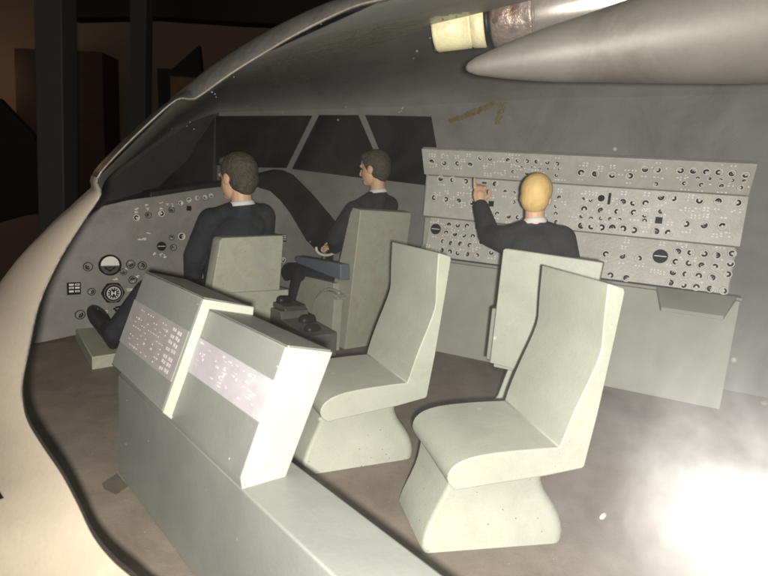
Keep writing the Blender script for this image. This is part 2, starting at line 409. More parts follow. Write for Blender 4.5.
film('scratch', [(398, 112), (412, 94), (426, 76), (429, 77), (426, 86), (412, 98), (401, 113)], bvw, M['scratch'], 1.2, holes=.45)

# ------------------------------------------------------------------ side console with long low box
cons = empty('side_console', (-.8, 2.3, 0), 'grey sloping side console with white lettered strips on a long low box in the foreground', 'console')
c0 = onz(118, 472, 0)
def cp(a, i, z): return c0 + FWD * a + INB * i + V((0, 0, z))
bm = bmesh.new()
hb = .505
prism(bm, [cp(.0, 0, 0), cp(.0, .235, 0), cp(.0, .235, hb - .005), cp(.0, 0, hb)], -FWD * 3.0)
link('low_box', bm, M['console'], cons, bevel=.006)
e_al = (onplane(242, 474, c0, INB) - c0).dot(FWD)     # where the tall end face stands
tl = onplane(286, 347, cp(e_al, 0, 0), FWD); tr = onplane(333, 352, cp(e_al, 0, 0), FWD); br = onplane(283, 485, cp(e_al, 0, 0), FWD)
def loc2(P): d = P - cp(e_al, 0, 0); return d.dot(INB), d.z
TLi, TLz = loc2(tl); TRi, TRz = loc2(tr); BRi, BRz = loc2(br)
BLi, BLz = -.004, .545
sec = [(BLi, BLz), (.008, hb - .03), (BRi, BRz), (TRi, TRz), (TLi, TLz)]
far = -.015
Ltot = far - e_al
st = .585                       # length of the thin aft part
bm = bmesh.new()
prism(bm, [cp(e_al, i, z) for i, z in sec], FWD * st, 0)
bm.faces.ensure_lookup_table(); bm.faces[0].material_index = 1
body = link('aft_body', bm, [M['console'], M['console_end_lit']], cons, bevel=.004)
# raised forward part: section grown by .035 outwards on slope and top
sl = V((TLi - BLi, TLz - BLz)).normalized(); nrm = V((-sl.y, sl.x)); g = .034
up2 = V((TLi - TRi, TLz - TRz)); 
def add2(p, v): return (p[0] + v[0], p[1] + v[1])
s0 = add2((BLi, BLz), nrm * g); s1 = add2((TLi, TLz), nrm * g); s1 = add2(s1, sl * g); s2 = add2((TRi, TRz), V((.0, g)))
s3 = (TRi - .01, TRz - .10); s0b = add2(s0, sl * .004)
sec2 = [s0b, s1, s2, s3, (BRi + .02, BRz + .05), (BLi + .05, BLz - .06)]
bm = bmesh.new()
a0 = e_al + st - .002
prism(bm, [cp(a0, i, z) for i, z in sec2], FWD * (far - a0), 0)
fb = link('forward_body', bm, [M['console'], M['console_end_lit']], cons, bevel=.004)
# end strip of the raised part (L shaped), painted paler as if facing the light
bm = bmesh.new()
gi = .004
inner = [(BLi, BLz), (TLi, TLz), (TRi, TRz)]
L2 = [s0b, s1, s2, (TRi - .004, TRz + .004), add2((TLi, TLz), V((-.012, .006))), (s0b[0] + .022 * sl.y + .012, s0b[1] - .01)]
prism(bm, [cp(a0 - .022, i, z) for i, z in [add2(s0b, nrm * .004), add2(s1, nrm * .004), add2(s2, (0.006, .004)), (TRi + .004, TRz + .002), (TLi + .001, TLz + .002), (BLi - .0, BLz - .02)]], FWD * .024, 0)
link('step_edge', bm, M['console_end_lit'], cons, bevel=.004)
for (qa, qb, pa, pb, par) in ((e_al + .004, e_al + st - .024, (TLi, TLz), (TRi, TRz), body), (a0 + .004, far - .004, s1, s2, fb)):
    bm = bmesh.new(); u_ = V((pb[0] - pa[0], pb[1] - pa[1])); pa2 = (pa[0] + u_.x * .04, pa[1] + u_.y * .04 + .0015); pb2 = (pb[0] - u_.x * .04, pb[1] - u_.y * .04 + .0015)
    prism(bm, [cp(qa, *pa2), cp(qa, *pb2), cp(qb, *pb2), cp(qb, *pa2)], V((0, 0, .003))); link('top_shade_plate', bm, M['console_top_shade'], par)  # added cap that holds the top's shade as a darker colour
def sp(a, t, lift, base=(BLi, BLz)):
    """point on the slope: a along, t 0..1 from bottom to top, lift off the surface"""
    p = (base[0] + (TLi - BLi) * t + nrm[0] * lift, base[1] + (TLz - BLz) * t + nrm[1] * lift); return cp(a, p[0], p[1])
nrm3 = (INB * nrm[0] + V((0, 0, nrm[1])))
def plate(name, a_, b_, t0, t1, lift, m, parent, th=.003):
    bm = bmesh.new(); prism(bm, [sp(a_, t0, lift), sp(b_, t0, lift), sp(b_, t1, lift), sp(a_, t1, lift)], nrm3 * th); return link(name, bm, m, parent)
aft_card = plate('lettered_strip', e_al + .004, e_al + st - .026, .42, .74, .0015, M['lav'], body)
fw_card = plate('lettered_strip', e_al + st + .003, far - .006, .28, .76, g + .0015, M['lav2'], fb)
# lettering blocks: illegible dashes and dots
bm = bmesh.new()
def dash(a_, t_, la, lt, lift):
    prism(bm, [sp(a_ - la / 2, t_ - lt / 2, lift), sp(a_ + la / 2, t_ - lt / 2, lift), sp(a_ + la / 2, t_ + lt / 2, lift), sp(a_ - la / 2, t_ + lt / 2, lift)], nrm3 * .001)
A0 = e_al + st + .03
# two columns of tall placards nearest the step
for t_ in (.33, .39, .45, .52, .58, .64, .70):
    for dd in (.0, .022): dash(A0 + .03 + dd, t_ + random.uniform(-.006, .006), .014, .035, g + .005)
    for dd in (.0, .02): dash(A0 + .085 + dd, t_ + random.uniform(-.006, .006), .012, .03, g + .005)
for ia in range(13):
    for it in range(9):
        r = random.random(); a_ = A0 + .16 + ia * .029; t_ = .325 + it * .047
        if r < .30: dash(a_, t_, .008, .012, g + .005)
        elif r < .48: dash(a_, t_, .018, .008, g + .005)
        elif r < .56: dash(a_, t_, .014, .022, g + .005)
merge_into(fw_card, bm, M['cprint'])
bm = bmesh.new()
for k in range(46):
    a_ = e_al + .06 + random.random() * (st - .12); t_ = .45 + random.random() * .26
    dash(a_, t_, random.choice([.006, .012, .02]), random.choice([.006, .012, .02]), .006)
for k in range(6): dash(e_al + .30 + .0 * k, .47 + .028 * k, .020, .012, .006)
merge_into(aft_card, bm, M['cprint'])

# ------------------------------------------------------------------ moulded crew chairs
def make_chair(P, bd, label):
    B = az(bd); W = az(bd - 90); P = V((P[0], P[1], 0))
    t = empty('crew_chair', P + B * .33 + W * .2, label, 'chair', 'moulded observer chairs')
    # tub: one continuous cross-section of pan and back, extruded across
    prof = [(.112, .278), (.094, .290), (.078, .308), (.070, .330), (.072, .352), (.082, .373), (.100, .391), (.125, .406), (.158, .418), (.20, .428), (.27, .437), (.36, .444), (.46, .449), (.560, .452),
            (.574, .50), (.590, .56), (.610, .625), (.632, .69), (.654, .75), (.674, .81), (.687, .86), (.690, .90), (.686, .95), (.681, 1.02), (.676, 1.155), (.680, 1.162),
            (.752, 1.146), (.760, 1.13), (.748, .95), (.72, .60), (.694, .362), (.682, .352), (.515, .325), (.30, .300)]
    cx = .39; ww = .545
    def wid(z): return ww if z > .5 else ww - .035 * (1 - max(0, z - .28) / .22)
    bm = bmesh.new()
    a = [bm.verts.new(P + B * x + W * .0 + V((0, 0, z))) for x, z in prof]
    b = [bm.verts.new(P + B * x + W * wid(z) + V((0, 0, z))) for x, z in prof]
    n_ = len(prof); bm.faces.new(a); bm.faces.new(list(reversed(b)))
    for i in range(n_): bm.faces.new([a[i], b[i], b[(i + 1) % n_], a[(i + 1) % n_]])
    link('seat_shell', bm, M['seat'], t, bevel=.006, seg=3)
    # pedestal: flared foot, narrow waist; concave sides
    lv = [(0.0, .004, .655), (.012, -.004, .664), (.04, .000, .668), (.07, .008, .664), (.11, .024, .648), (.15, .042, .622), (.19, .060, .590), (.23, .075, .560), (.28, .088, .535), (.34, .096, .520)]
    w0, w1 = .010, .405
    bm = bmesh.new(); rows = []
    for z, xa, xb in lv:
        k = z / .34; ins = .012 + .05 * k * 0
        wa = w0 + .035 * sin(k * pi) - .006 * (1 - k) ; wb = w1 + .06 * k - .03 * sin(k * pi)
        r_ = .035; row = []
        for (cx_, cw_, sx, sw) in ((xa, wa, 1, 1), (xb, wa, -1, 1), (xb, wb, -1, -1), (xa, wb, 1, -1)):
            row.append((cx_, cw_, sx, sw))
        pts = []
        # rounded rectangle, larger radius at rear
        for idx, (cx_, cw_, sx, sw) in enumerate(row):
            r2 = .02 if idx in (0, 3) else .06
            ctr = (cx_ + sx * r2, cw_ + sw * r2)
            a0_ = {0: pi, 1: 1.5 * pi, 2: 0, 3: .5 * pi}[idx]
            for q in range(5):
                an = a0_ + (pi / 2) * q / 4
                pts.append((ctr[0] + r2 * cos(an), ctr[1] + r2 * sin(an)))
        rows.append([bm.verts.new(P + B * x + W * w_ + V((0, 0, z))) for x, w_ in pts])
    m_ = len(rows[0])
    for i in range(len(rows) - 1):
        for k in range(m_): bm.faces.new([rows[i][k], rows[i][(k + 1) % m_], rows[i + 1][(k + 1) % m_], rows[i + 1][k]])
    bm.faces.new(list(reversed(rows[0]))); bm.faces.new(rows[-1])
    o = link('pedestal', bm, M['foot'], t, smooth=True)
    try: o.data.set_sharp_from_angle(angle=radians(38))
    except Exception: pass
    return t
make_chair((.253, 2.097), 76, 'nearest pale green moulded chair, standing on its flared pedestal at the right')
make_chair((-.33, 2.646), 63, 'pale green moulded chair behind the console, left of the nearest chair')

# ------------------------------------------------------------------ engineer panel
eng = empty('engineer_station', (1.6, 4.8, 0), 'long pale grey wall of small dials above a grey green cabinet', 'control station')
EO = V((.243, 5.33, 0))
def ep(s, off, z): return EO + WD * s + WN * off + V((0, 0, z))
s0_, s1_ = .045, 2.63
# three faces: (name, offset/z bottom, offset/z top)
faces = {'upper_panel': ((.0, 1.650), (.12, 1.868)), 'middle_panel': ((.018, 1.272), (.0, 1.644)), 'lower_panel': ((.0, .905), (-.06, 1.268))}
face_o = {}
for nm, (bt, tp) in faces.items():
    bm = bmesh.new()
    d = V((tp[0] - bt[0], tp[1] - bt[1])).normalized(); nn = WN * d.y - V((0, 0, d.x))
    th = .05
    sa = s0_ + {'upper_panel': 0, 'middle_panel': .035, 'lower_panel': .08}[nm]; sb = s1_ - (.02 if nm == 'lower_panel' else 0)
    prism(bm, [ep(sa, *bt), ep(sb, *bt), ep(sb, *tp), ep(sa, *tp)], -nn * th)
    o = link(nm, bm, M['panel'], eng, bevel=.004); face_o[nm] = (o, bt, tp, nn)
bm = bmesh.new()   # top cap and back box joining the faces
prism(bm, [ep(s0_ + .004, .112, 1.870), ep(s0_ + .004, -.40, 1.870), ep(s0_ + .004, -.40, .90), ep(s0_ + .004, -.10, .90), ep(s0_ + .004, -.07, .95), ep(s0_ + .004, -.12, 1.0), ep(s0_ + .004, -.12, 1.25), ep(s0_ + .004, -.06, 1.28), ep(s0_ + .004, -.05, 1.64), ep(s0_ + .004, .04, 1.83)], WD * (s1_ - s0_ - .008))
link('panel_housing', bm, M['cabinet'], eng)
bm = bmesh.new()
prism(bm, [ep(.12, 0, 0), ep(2.70, 0, 0), ep(2.70, 0, .865), ep(.12, 0, .865)], -WN * .18)
link('cabinet', bm, M['cabinet'], eng, bevel=.006)
bm = bmesh.new()
prism(bm, [ep(.08, .012, .869), ep(2.71, .012, .869), ep(2.71, -.14, .869), ep(.08, -.14, .869)], V((0, 0, .024)))
link('counter', bm, M['desk'], eng, bevel=.004)
bm = bmesh.new()
prism(bm, [ep(2.12, .018, .868), ep(2.17, .27, .745), ep(2.58, .27, .745), ep(2.67, .018, .868)], V((0, 0, .030)))
link('writing_shelf', bm, M['desk'], eng, bevel=.004)

for zz, oo in ((1.647, .004), (1.267, .019)):
    bm = bmesh.new(); prism(bm, [ep(s0_ + .05, oo - .03, zz - .004), ep(s0_ + .05, oo, zz - .004), ep(s0_ + .05, oo, zz + .004), ep(s0_ + .05, oo - .03, zz + .004)], WD * (s1_ - s0_ - .07)); link('seam_strip', bm, M['seam'], eng)
# dial builders --------------------------------------------------
def dial_mesh(kind, var):
    """unit dial in the local XY plane facing +Z; radius 1"""
    bm = bmesh.new()
    def disc(r, z, mi, cx=0, cy=0, n=20):
        vs = [bm.verts.new((cx + r * cos(k * 2 * pi / n), cy + r * sin(k * 2 * pi / n), z)) for k in range(n)]
        f = bm.faces.new(vs); f.material_index = mi
    def ring(ra, rb, z, mi, a0=0, a1=2 * pi, n=24):
        for k in range(n):
            t0 = a0 + (a1 - a0) * k / n; t1 = a0 + (a1 - a0) * (k + 1) / n
            f = bm.faces.new([bm.verts.new((ra * cos(t0), ra * sin(t0), z)), bm.verts.new((rb * cos(t0), rb * sin(t0), z)), bm.verts.new((rb * cos(t1), rb * sin(t1), z)), bm.verts.new((ra * cos(t1), ra * sin(t1), z))]); f.material_index = mi
    def rect(x0, y0, x1, y1, z, mi):
        f = bm.faces.new([bm.verts.new(p + (z,)) for p in ((x0, y0), (x1, y0), (x1, y1), (x0, y1))]); f.material_index = mi
    def rim(r, h, mi, n=24):
        lathe(bm, (0, 0, 0), (0, 0, 1), [(0, r), (h, r * .98), (h, r * .86), (.02, r * .84)], n, mi)
    if kind == 'ring':
        lathe(bm, (0, 0, 0), (0, 0, 1), [(0, 1), (.10, .98), (.10, .82), (.02, .80)], 24, 1); disc(.82, .03, 4)
        rng = random.Random(var)
        a = rng.uniform(0, 2 * pi); w_ = rng.uniform(2.2, 4.3)
        ring(.30, .76, .06, 0, a, a + w_)
        if var % 3 != 2: 
            t = rng.uniform(0, pi); c_, s_ = cos(t), sin(t)
            f = bm.faces.new([bm.verts.new((x * c_ - y * s_, x * s_ + y * c_, .13)) for x, y in ((-.1, -.17), (.66, -.14), (.66, .14), (-.1, .17))]); f.material_index = 0
        disc(.20, .15, 1 if var % 3 else 0)
        ring(1.0, 1.07, .03, 2, a + 2, a + 5)
    elif kind == 'dring':
        rim(1, .22, 0); disc(.86, .05, 3)
        rng = random.Random(var); a = rng.uniform(0, 2 * pi); ring(.30, .62, .09, 0, a, a + 3.2)
        rect(-.08, -.08, .55, .08, .12, 1 if var % 2 else 0); disc(.2, .13, 0)
    elif kind == 'black':
        rim(1, .2, 0); disc(.86, .05, 0); rect(-.8, -.05, .8, .07, .1, 1)
    elif kind == 'dot':
        disc(1, .1, 0); ring(1, 1.12, .1, 1)
    elif kind == 'square':
        lathe(bm, (0, 0, 0), (0, 0, 1), [(0, 1.2), (.3, 1.1)], 4, 0)
    elif kind == 'att':
        rim(1, .25, 0); disc(.84, .05, 1); 
        # lower half dark
        n_ = 16; vs = [bm.verts.new((.84 * cos(pi + pi * k / n_), .84 * sin(pi + pi * k / n_) - .05, .08)) for k in range(n_ + 1)]
        f = bm.faces.new(vs); f.material_index = 2
        rect(-.5, -.28, .5, -.20, .1, 0); ring(.42, .54, .1, 0, pi * 1.1, pi * 1.9, 12); rect(-.12, -.62, .12, -.42, .1, 0)
    elif kind == 'compass':
        for k in range(6):
            t = k * pi / 3; lathe(bm, (.78 * cos(t), .78 * sin(t), 0), (0, 0, 1), [(0, .30), (.2, .28)], 12, 0)
        lathe(bm, (0, 0, 0), (0, 0, 1), [(0, 1.0), (.22, .96)], 28, 0)
        ring(.55, .63, .26, 1)
        for k in range(12):
            t = k * pi / 6; ring(.38, .50, .26, 1, t, t + .22, 2)
        rect(-.22, -.22, -.10, .22, .26, 1); rect(.10, -.22, .22, .22, .26, 1); rect(-.1, -.05, .1, .05, .26, 1); ring(.80, .86, .23, 3)
    elif kind == 'grid':
        lathe(bm, (0, 0, 0), (0, 0, 1), [(0, 1.35), (.2, 1.28)], 4, 0)
        bmesh.ops.rotate(bm, verts=bm.verts, cent=(0, 0, 0), matrix=Matrix.Rotation(pi / 4, 3, 'Z'))
        for yy in (-.52, .02, .5):
            rect(-.72, yy, -.08, yy + .28, .24, 1); rect(.1, yy, .72, yy + .28, .24, 1)
        rect(-.6, .1, -.2, .2, .26, 0); rect(.2, .58, .6, .68, .26, 0); rect(.2, -.44, .6, -.34, .26, 0)
    me = bpy.data.meshes.new('gauge'); bm.normal_update(); bm.to_mesh(me); bm.free()
    for m_ in (M['ink'], M['cream'], M['steel'], M['fpanel'], M['panel']): me.materials.append(m_)
    return me
DM = {}
def dial(kind, var=0):
    if (kind, var) not in DM: DM[(kind, var)] = dial_mesh(kind, var)
    return DM[(kind, var)]
def place(me, name, P, X, N, r, parent, depth=None, spin=0.0):
    Y = N.cross(X).normalized(); X = Y.cross(N).normalized()
    o = bpy.data.objects.new(name, me); COL.objects.link(o); o.parent = parent; o.matrix_parent_inverse = parent_inv(parent)
    R_ = Matrix((X, Y, N)).transposed().to_4x4()
    o.matrix_basis = Matrix.Translation(P) @ R_ @ Matrix.Rotation(spin, 4, 'Z') @ Matrix.Diagonal((r, r, depth or r, 1))
    return o
def z6(x, y): return 410 + x * 180 / 768, 140 + y * 135 / 576
def z7(x, y): return 580 + x * 188 / 768, 140 + y * 141 / 576
def zm(x, y): return 512 + x / 3, 192 + y / 3
G = []
def add(face, z, k, pts, r=2.6):
    for p in pts: G.append((face, z(*p), k, r))
U_, Mi, Lo = 'upper_panel', 'middle_panel', 'lower_panel'
add(U_, z6, 'ring', [(92, 92), (145, 98), (203, 100), (257, 105)], 3.0)
add(U_, z6, 'ring', [(300, 77), (341, 80), (418, 86), (460, 88), (499, 90), (540, 92), (586, 95), (628, 101)], 2.7)
add(U_, z6, 'ring', [(477, 113), (517, 117), (553, 120), (590, 123), (631, 125)], 1.6)
add(U_, z6, 'ring', [(440, 135), (498, 142), (625, 150)], 2.3)
add(U_, z7, 'ring', [(5, 133), (63, 138), (131, 143), (203, 146)], 3.9)
add(U_, z7, 'ring', [(266, 120), (317, 122), (411, 125), (463, 127), (516, 130), (567, 132), (621, 137), (677, 143)], 3.6)
add(U_, z7, 'ring', [(481, 156), (529, 158), (575, 163), (623, 165), (670, 167)], 2.2)
add(U_, z7, 'ring', [(427, 177), (496, 183), (579, 188), (656, 195), (310, 180)], 2.8)
add(Mi, z6, 'ring', [(131, 165), (182, 170), (238, 176), (363, 187), (103, 246), (153, 253), (208, 260), (262, 266)], 3.1)
add(Mi, z6, 'square', [(346, 272)], 3.0)
add(Mi, z6, 'ring', [(406, 220), (444, 226), (443, 265)], 2.1)
add(Mi, z6, 'ring', [(421, 326), (460, 330), (580, 345), (624, 350), (318, 302), (372, 315)], 2.7)
add(Mi, z6, 'ring', [(636, 245), (623, 282), (622, 315)], 2.4)
add(Mi, z7, 'ring', [(13, 241), (43, 246)], 2.1)
add(Mi, z7, 'dot', [(87, 238)], 3.2)
add(Mi, z7, 'ring', [(175, 253), (218, 257), (268, 258), (331, 234), (381, 238), (488, 248), (565, 250), (645, 256)], 3.7)
add(Mi, z7, 'ring', [(17, 282), (85, 288), (153, 292), (220, 296)], 3.6)
add(Mi, z7, 'ring', [(330, 292), (264, 308), (264, 330)], 2.8)
add(Mi, z7, 'ring', [(5, 312), (45, 320), (85, 320), (123, 322), (162, 326)], 2.3)
add(Mi, z7, 'square', [(322, 328)], 3.6)
add(Mi, z7, 'ring', [(5, 350), (47, 353), (88, 357), (132, 358), (176, 362), (220, 368), (310, 373), (361, 379), (433, 343), (507, 348), (582, 352)], 3.9)
add(Lo, z6, 'black', [(110, 380)], 5.0)
add(Lo, z6, 'ring', [(166, 362), (204, 363), (243, 367), (281, 372), (316, 398), (154, 396), (192, 401), (230, 406), (268, 411), (215, 443), (255, 449), (305, 435), (175, 440), (142, 432), (204, 482), (244, 487), (286, 493), (347, 480), (135, 470), (170, 477)], 2.9)
add(Lo, z7, 'ring', [(106, 466), (173, 474), (240, 484)], 3.6)
add(Lo, z7, 'black', [(328, 475)], 6.6)
add(Lo, z7, 'ring', [(400, 455), (452, 460), (508, 465), (560, 471), (391, 497), (445, 503), (497, 512), (551, 518), (614, 505), (380, 541), (432, 548), (485, 555), (540, 562), (604, 548), (622, 464)], 3.7)
add(Lo, zm, 'ring', [(475, 272), (514, 279), (553, 285), (594, 290), (635, 297), (295, 250), (343, 258)], 3.7)
def on_face(face, u, v, lift=0.0):
    o, bt, tp, nn = face_o[face]; return onplane(u, v, ep(0, *bt) + nn * lift, nn)
order = sorted(range(len(G)), key=lambda i: -G[i][3])
partset = set(order[:100])
rest = bmesh.new()
for i, (face, (u, v), k, r) in enumerate(G):
    o, bt, tp, nn = face_o[face]; P = on_face(face, u, v, .0015)
    dep = (P - CAM).dot(fw); rr = r * dep / FPX * 1.06
    sn = 0 if k in ('black', 'square') else random.uniform(0, 2 * pi)
    if k == 'square': sn = pi / 4
    me = dial(k, i % 9 if k == 'ring' else 0)
    if i in partset: place(me, 'gauge', P, WD, nn, rr, eng, spin=sn)
    else:
        tmp = bmesh.new(); tmp.from_mesh(me)
        Y = nn.cross(WD).normalized(); R_ = Matrix((WD, Y, nn)).transposed().to_4x4()
        tmp.transform(Matrix.Translation(P) @ R_ @ Matrix.Rotation(sn, 4, 'Z') @ Matrix.Diagonal((rr, rr, rr, 1)))
        t_ = bpy.data.meshes.new('t'); tmp.to_mesh(t_); tmp.free(); rest.from_mesh(t_); bpy.data.meshes.remove(t_)
me_r = bpy.data.meshes.new('small_dials'); rest.to_mesh(me_r); rest.free()
for m_ in (M['ink'], M['cream'], M['steel'], M['fpanel'], M['panel']): me_r.materials.append(m_)
o = bpy.data.objects.new('small_dials', me_r); COL.objects.link(o); o.parent = eng; o.matrix_parent_inverse = parent_inv(eng); o['kind'] = 'stuff'
# illegible white lettering between the dials
for face in (U_, Mi, Lo):
    o, bt, tp, nn = face_o[face]; bm = bmesh.new()
    def stroke(P, lx, ly, yv):
        X = WD * lx / 2; Y = yv * ly / 2
        f = bm.faces.new([bm.verts.new(P - X - Y), bm.verts.new(P + X - Y), bm.verts.new(P + X + Y), bm.verts.new(P - X + Y)])
    yv = nn.cross(WD).normalized()
    if yv.z < 0: yv = -yv
    H_ = sqrt((tp[0] - bt[0]) ** 2 + (tp[1] - bt[1]) ** 2)
    own = [on_face(face, *g_[1]) for g_ in G if g_[0] == face]; rad = [g_[3] * 5 / FPX for g_ in G if g_[0] == face]
    sites = []
    for q_, r_ in zip(own, rad):
        for sg in (1, -1):
            if random.random() < .55: sites.append((q_ + yv * sg * (r_ * 1.15 + .022) - WD * .014, random.choice([(2, 2), (1, 2), (2, 2), (1, 3), (2, 3)])))
    for k in range({U_: 26, Mi: 48, Lo: 26}[face]):
        sites.append((ep(0, *bt) + WD * random.uniform(.08, 2.55) + yv * random.uniform(.03, H_ - .04), random.choice([(2, 2), (2, 3), (3, 2), (1, 4)])))
    used = []
    for base, (nr, nc) in sites:
        for a in range(nr):
            for b in range(nc):
                q_ = base + nn * .003 + WD * (b * .026 + random.uniform(-.002, .002)) + yv * (a * .020)
                s_ = (q_ - EO).dot(WD); t_h = (q_ - ep(0, *bt)).dot(yv)
                if not (.05 < s_ < 2.62 and .012 < t_h < H_ - .012) or random.random() < .1: continue
                if any((q_ - z_).length < r_ * 1.15 + .006 for z_, r_ in zip(own, rad)) or any((q_ - z_).length < .017 for z_ in used): continue
                used.append(q_); stroke(q_, random.choice([.009, .012, .016]), random.choice([.008, .010, .012]), yv)
    merge_into(o, bm, M['white'])
bm = bmesh.new(); o, bt, tp, nn = face_o[Mi]
P = on_face(Mi, *z7(120, 240), .002); box(bm, P, WD, V((0, 0, 1)), nn, .020, .092, .008); link('black_bar', bm, M['ink'], o)
bm = bmesh.new(); P = on_face(Mi, *z6(317, 183), .002); box(bm, P, WD, V((0, 0, 1)), nn, .04, .014, .008); link('black_bar', bm, M['ink'], o)

# ------------------------------------------------------------------ forward instrument panel
P0 = onz(28, 345, 0)
fpan = empty('forward_instrument_panel', P0, 'curved dark grey forward instrument panel with round dials, in front of the pilots', 'instrument panel')
def fq(u, v, off=0.0): return onplane(u, v, P0 - FWD * off, FWD)
outl = [(8, 349), (28, 345), (52, 340), (75, 335), (130, 329), (230, 318), (330, 306), (341, 280), (330, 266), (318, 252), (306, 240), (290, 213), (280, 200), (270, 191), (258, 187.5), (230, 186), (202, 189), (160, 196), (130, 200), (104, 206), (60, 240), (20, 300)]
bm = bmesh.new(); prism(bm, [fq(*p) for p in outl], FWD * .05); pface = link('panel_face', bm, M['fpanel'], fpan)
co = [(150, 192), (202, 184), (230, 181), (258, 176), (283, 170), (294, 175), (302, 183), (313, 194), (330, 214), (346, 234), (352, 262), (348, 300), (330, 306), (300, 300), (250, 240), (200, 210), (150, 205)]
bm = bmesh.new(); prism(bm, [fq(*p, -.056) for p in co], FWD * .22); link('glareshield', bm, M['black'], fpan, bevel=.01)
def z5(x, y): return 40 + x * 160 / 768, 200 + y * 120 / 576
FX = INB
def fdial(kind, u, v, r, var=0, spin=0.0):
    P = fq(u, v, .003); dep = (P - CAM).dot(fw); return place(dial(kind, var), 'gauge', P, FX, -FWD, r * dep / FPX, fpan, spin=spin)
fdial('att', *z5(335, 312), 10.6); fdial('compass', *z5(350, 445), 10.2); fdial('grid', *z5(163, 425), 6.6)
for i, (x, y, r) in enumerate([(230, 320, 4.0), (247, 440, 3.3), (192, 550, 4.2), (435, 308, 3.8), (490, 315, 3.8), (640, 228, 3.0), (680, 175, 3.2), (632, 180, 2.4), (463, 85, 2.8), (520, 73, 2.8), (583, 65, 2.8), (632, 47, 2.8), (445, 383, 3.6), (400, 345, 3.0)]):
    fdial('dring' if y > 200 or i % 2 else 'ring', *z5(x, y), r * 1.15, i % 9, random.uniform(0, 6))
fdial('black', *z5(583, 222), 4.6); fdial('square', *z5(715, 40), 2.8, 0, pi / 4)
for p in [(205, 197, 2.2), (211, 195.5, 2.2), (197, 198, 2.2), (181, 203, 2.4), (189, 200, 2.4), (283, 260, 3.0)]: fdial('ring', p[0], p[1], p[2], 4, random.uniform(0, 6))
fdial('grid', 283, 238, 4.0)
bm = bmesh.new()
def fdash(u, v, w_, h_):
    P = fq(u, v, .003); dep = (P - CAM).dot(fw); k = dep / FPX
    box(bm, P, FX, V((0, 0, 1)), FWD, w_ * k * 1.3, h_ * k, .002)
for x, y in [(463, 60), (520, 45), (583, 40), (632, 25), (460, 45), (515, 25), (580, 15), (680, 20), (430, 370), (455, 372), (470, 365), (440, 430), (425, 432), (448, 425), (300, 545), (315, 538), (305, 555), (520, 155), (480, 190), (500, 188), (410, 330), (360, 380), (610, 20), (600, 270), (580, 262), (545, 258)]:
    for k in range(3):
        u, v = z5(x + random.uniform(-8, 8), y + random.uniform(-6, 6)); fdash(u, v, random.choice([1.0, 1.6, 2.2]), .8)
merge_into(pface, bm, M['cream'])
bm = bmesh.new()
for x, y in [(358, 522), (368, 515), (380, 513), (402, 508), (365, 530), (388, 522)]:
    u, v = z5(x, y); fdash(u, v, 1.8, 2.0)
merge_into(pface, bm, M['ink'])

# rudder footrest
foot = empty('footrest_block', onz(100, 350, 0), 'pale green wedge shaped footrest block under the left pilot shoe', 'footrest')
bm = bmesh.new()
fz = .10
tp4 = [onz(*p, fz) for p in [(74, 326), (121, 319), (152, 348), (92, 357)]]
prism(bm, tp4, V((0, 0, -fz)))
link('block', bm, M['pilot_seat'], foot, bevel=.006)

# ------------------------------------------------------------------ pilot chairs
def slab_local(name, O, X, Y, Zv, pts, th, m, parent, bevel=.006):
    """polygon pts (x,z) in plane X/Z at O, extruded th along Y"""
    bm = bmesh.new(); prism(bm, [O + X * a + Zv * b for a, b in pts], Y * th); return link(name, bm, m, parent, bevel=bevel)
ZU = V((0, 0, 1))
def pilot_chair(C0, top, wd, label, back=None):
    """C0: rear port corner on the floor; FWD = facing"""
    t = empty('pilot_chair', C0 + INB * wd / 2 + FWD * .25, label, 'chair', 'pilot chairs')
    if back: slab_local('backrest', C0, INB, FWD, ZU, back, .13, M['pilot_seat'], t)
    else: slab_local('backrest', C0, FWD, INB, ZU, [(.02, .0), (.30, .0), (.29, .52), (.22, .70), (.09, top - .06), (.055, top), (-.05, top - .012), (-.06, top - .03)], wd, M['pilot_seat'], t)
    slab_local('seat', C0, FWD, INB, ZU, [(.155, .22), (.72, .26), (.78, .34), (.76, .47), (.70, .50), (.155, .50)], wd - .04, M['pilot_seat'], t)
    slab_local('base', C0 + INB * .08, FWD, INB, ZU, [(.2, 0), (.6, 0), (.55, .22), (.22, .22)], wd - .16, M['pilot_seat'], t)
    return t
cop = V((-.30, 4.98, 0))
t2 = pilot_chair(cop, 1.30, .62, 'pale green pilot chair with a blue armrest and a round side disc')
# side disc and armrest on the port side
bm = bmesh.new()
dc = cop + FWD * .10 - INB * .06 + ZU * .18
arc = [(-.08, -.18), (.27, -.18)] + [(.27 * cos(pi * k / 16), .10 + .26 * sin(pi * k / 16)) for k in range(12)] + [(-.08, .30)]
prism(bm, [dc + FWD * a + ZU * b for a, b in arc], -INB * .10)
link('side_disc', bm, M['pilot_seat'], t2, bevel=.006)
bm = bmesh.new()
ring_ = [dc + FWD * (.285 * cos(pi * k / 20)) + ZU * (.10 + .275 * sin(pi * k / 20)) - INB * .06 for k in range(13)]
ptube(bm, ring_, .014, 8); link('disc_rim', bm, M['pilot_seat'], t2, smooth=True)
slab_local('seat_side', cop - INB * .07, FWD, INB, ZU, [(.162, .20), (.86, .28), (.82, .46), (.66, .585), (.162, .60)], .068, M['pilot_seat'], t2)
slab_local('armrest', cop - INB * .12, FWD, INB, ZU, [(.0, .655), (.70, .70), (.78, .74), (.74, .775), (.02, .80)], .11, M['blue'], t2, bevel=.012)
cap = V((-1.25, 4.17, 0))
t1 = pilot_chair(cap, .98, .50, 'pale green pilot chair with a plain square back, behind the console', back=[(-.10, .30), (.525, .30), (.545, 1.035), (.53, 1.045), (.02, 1.02), (.0, 1.0)])
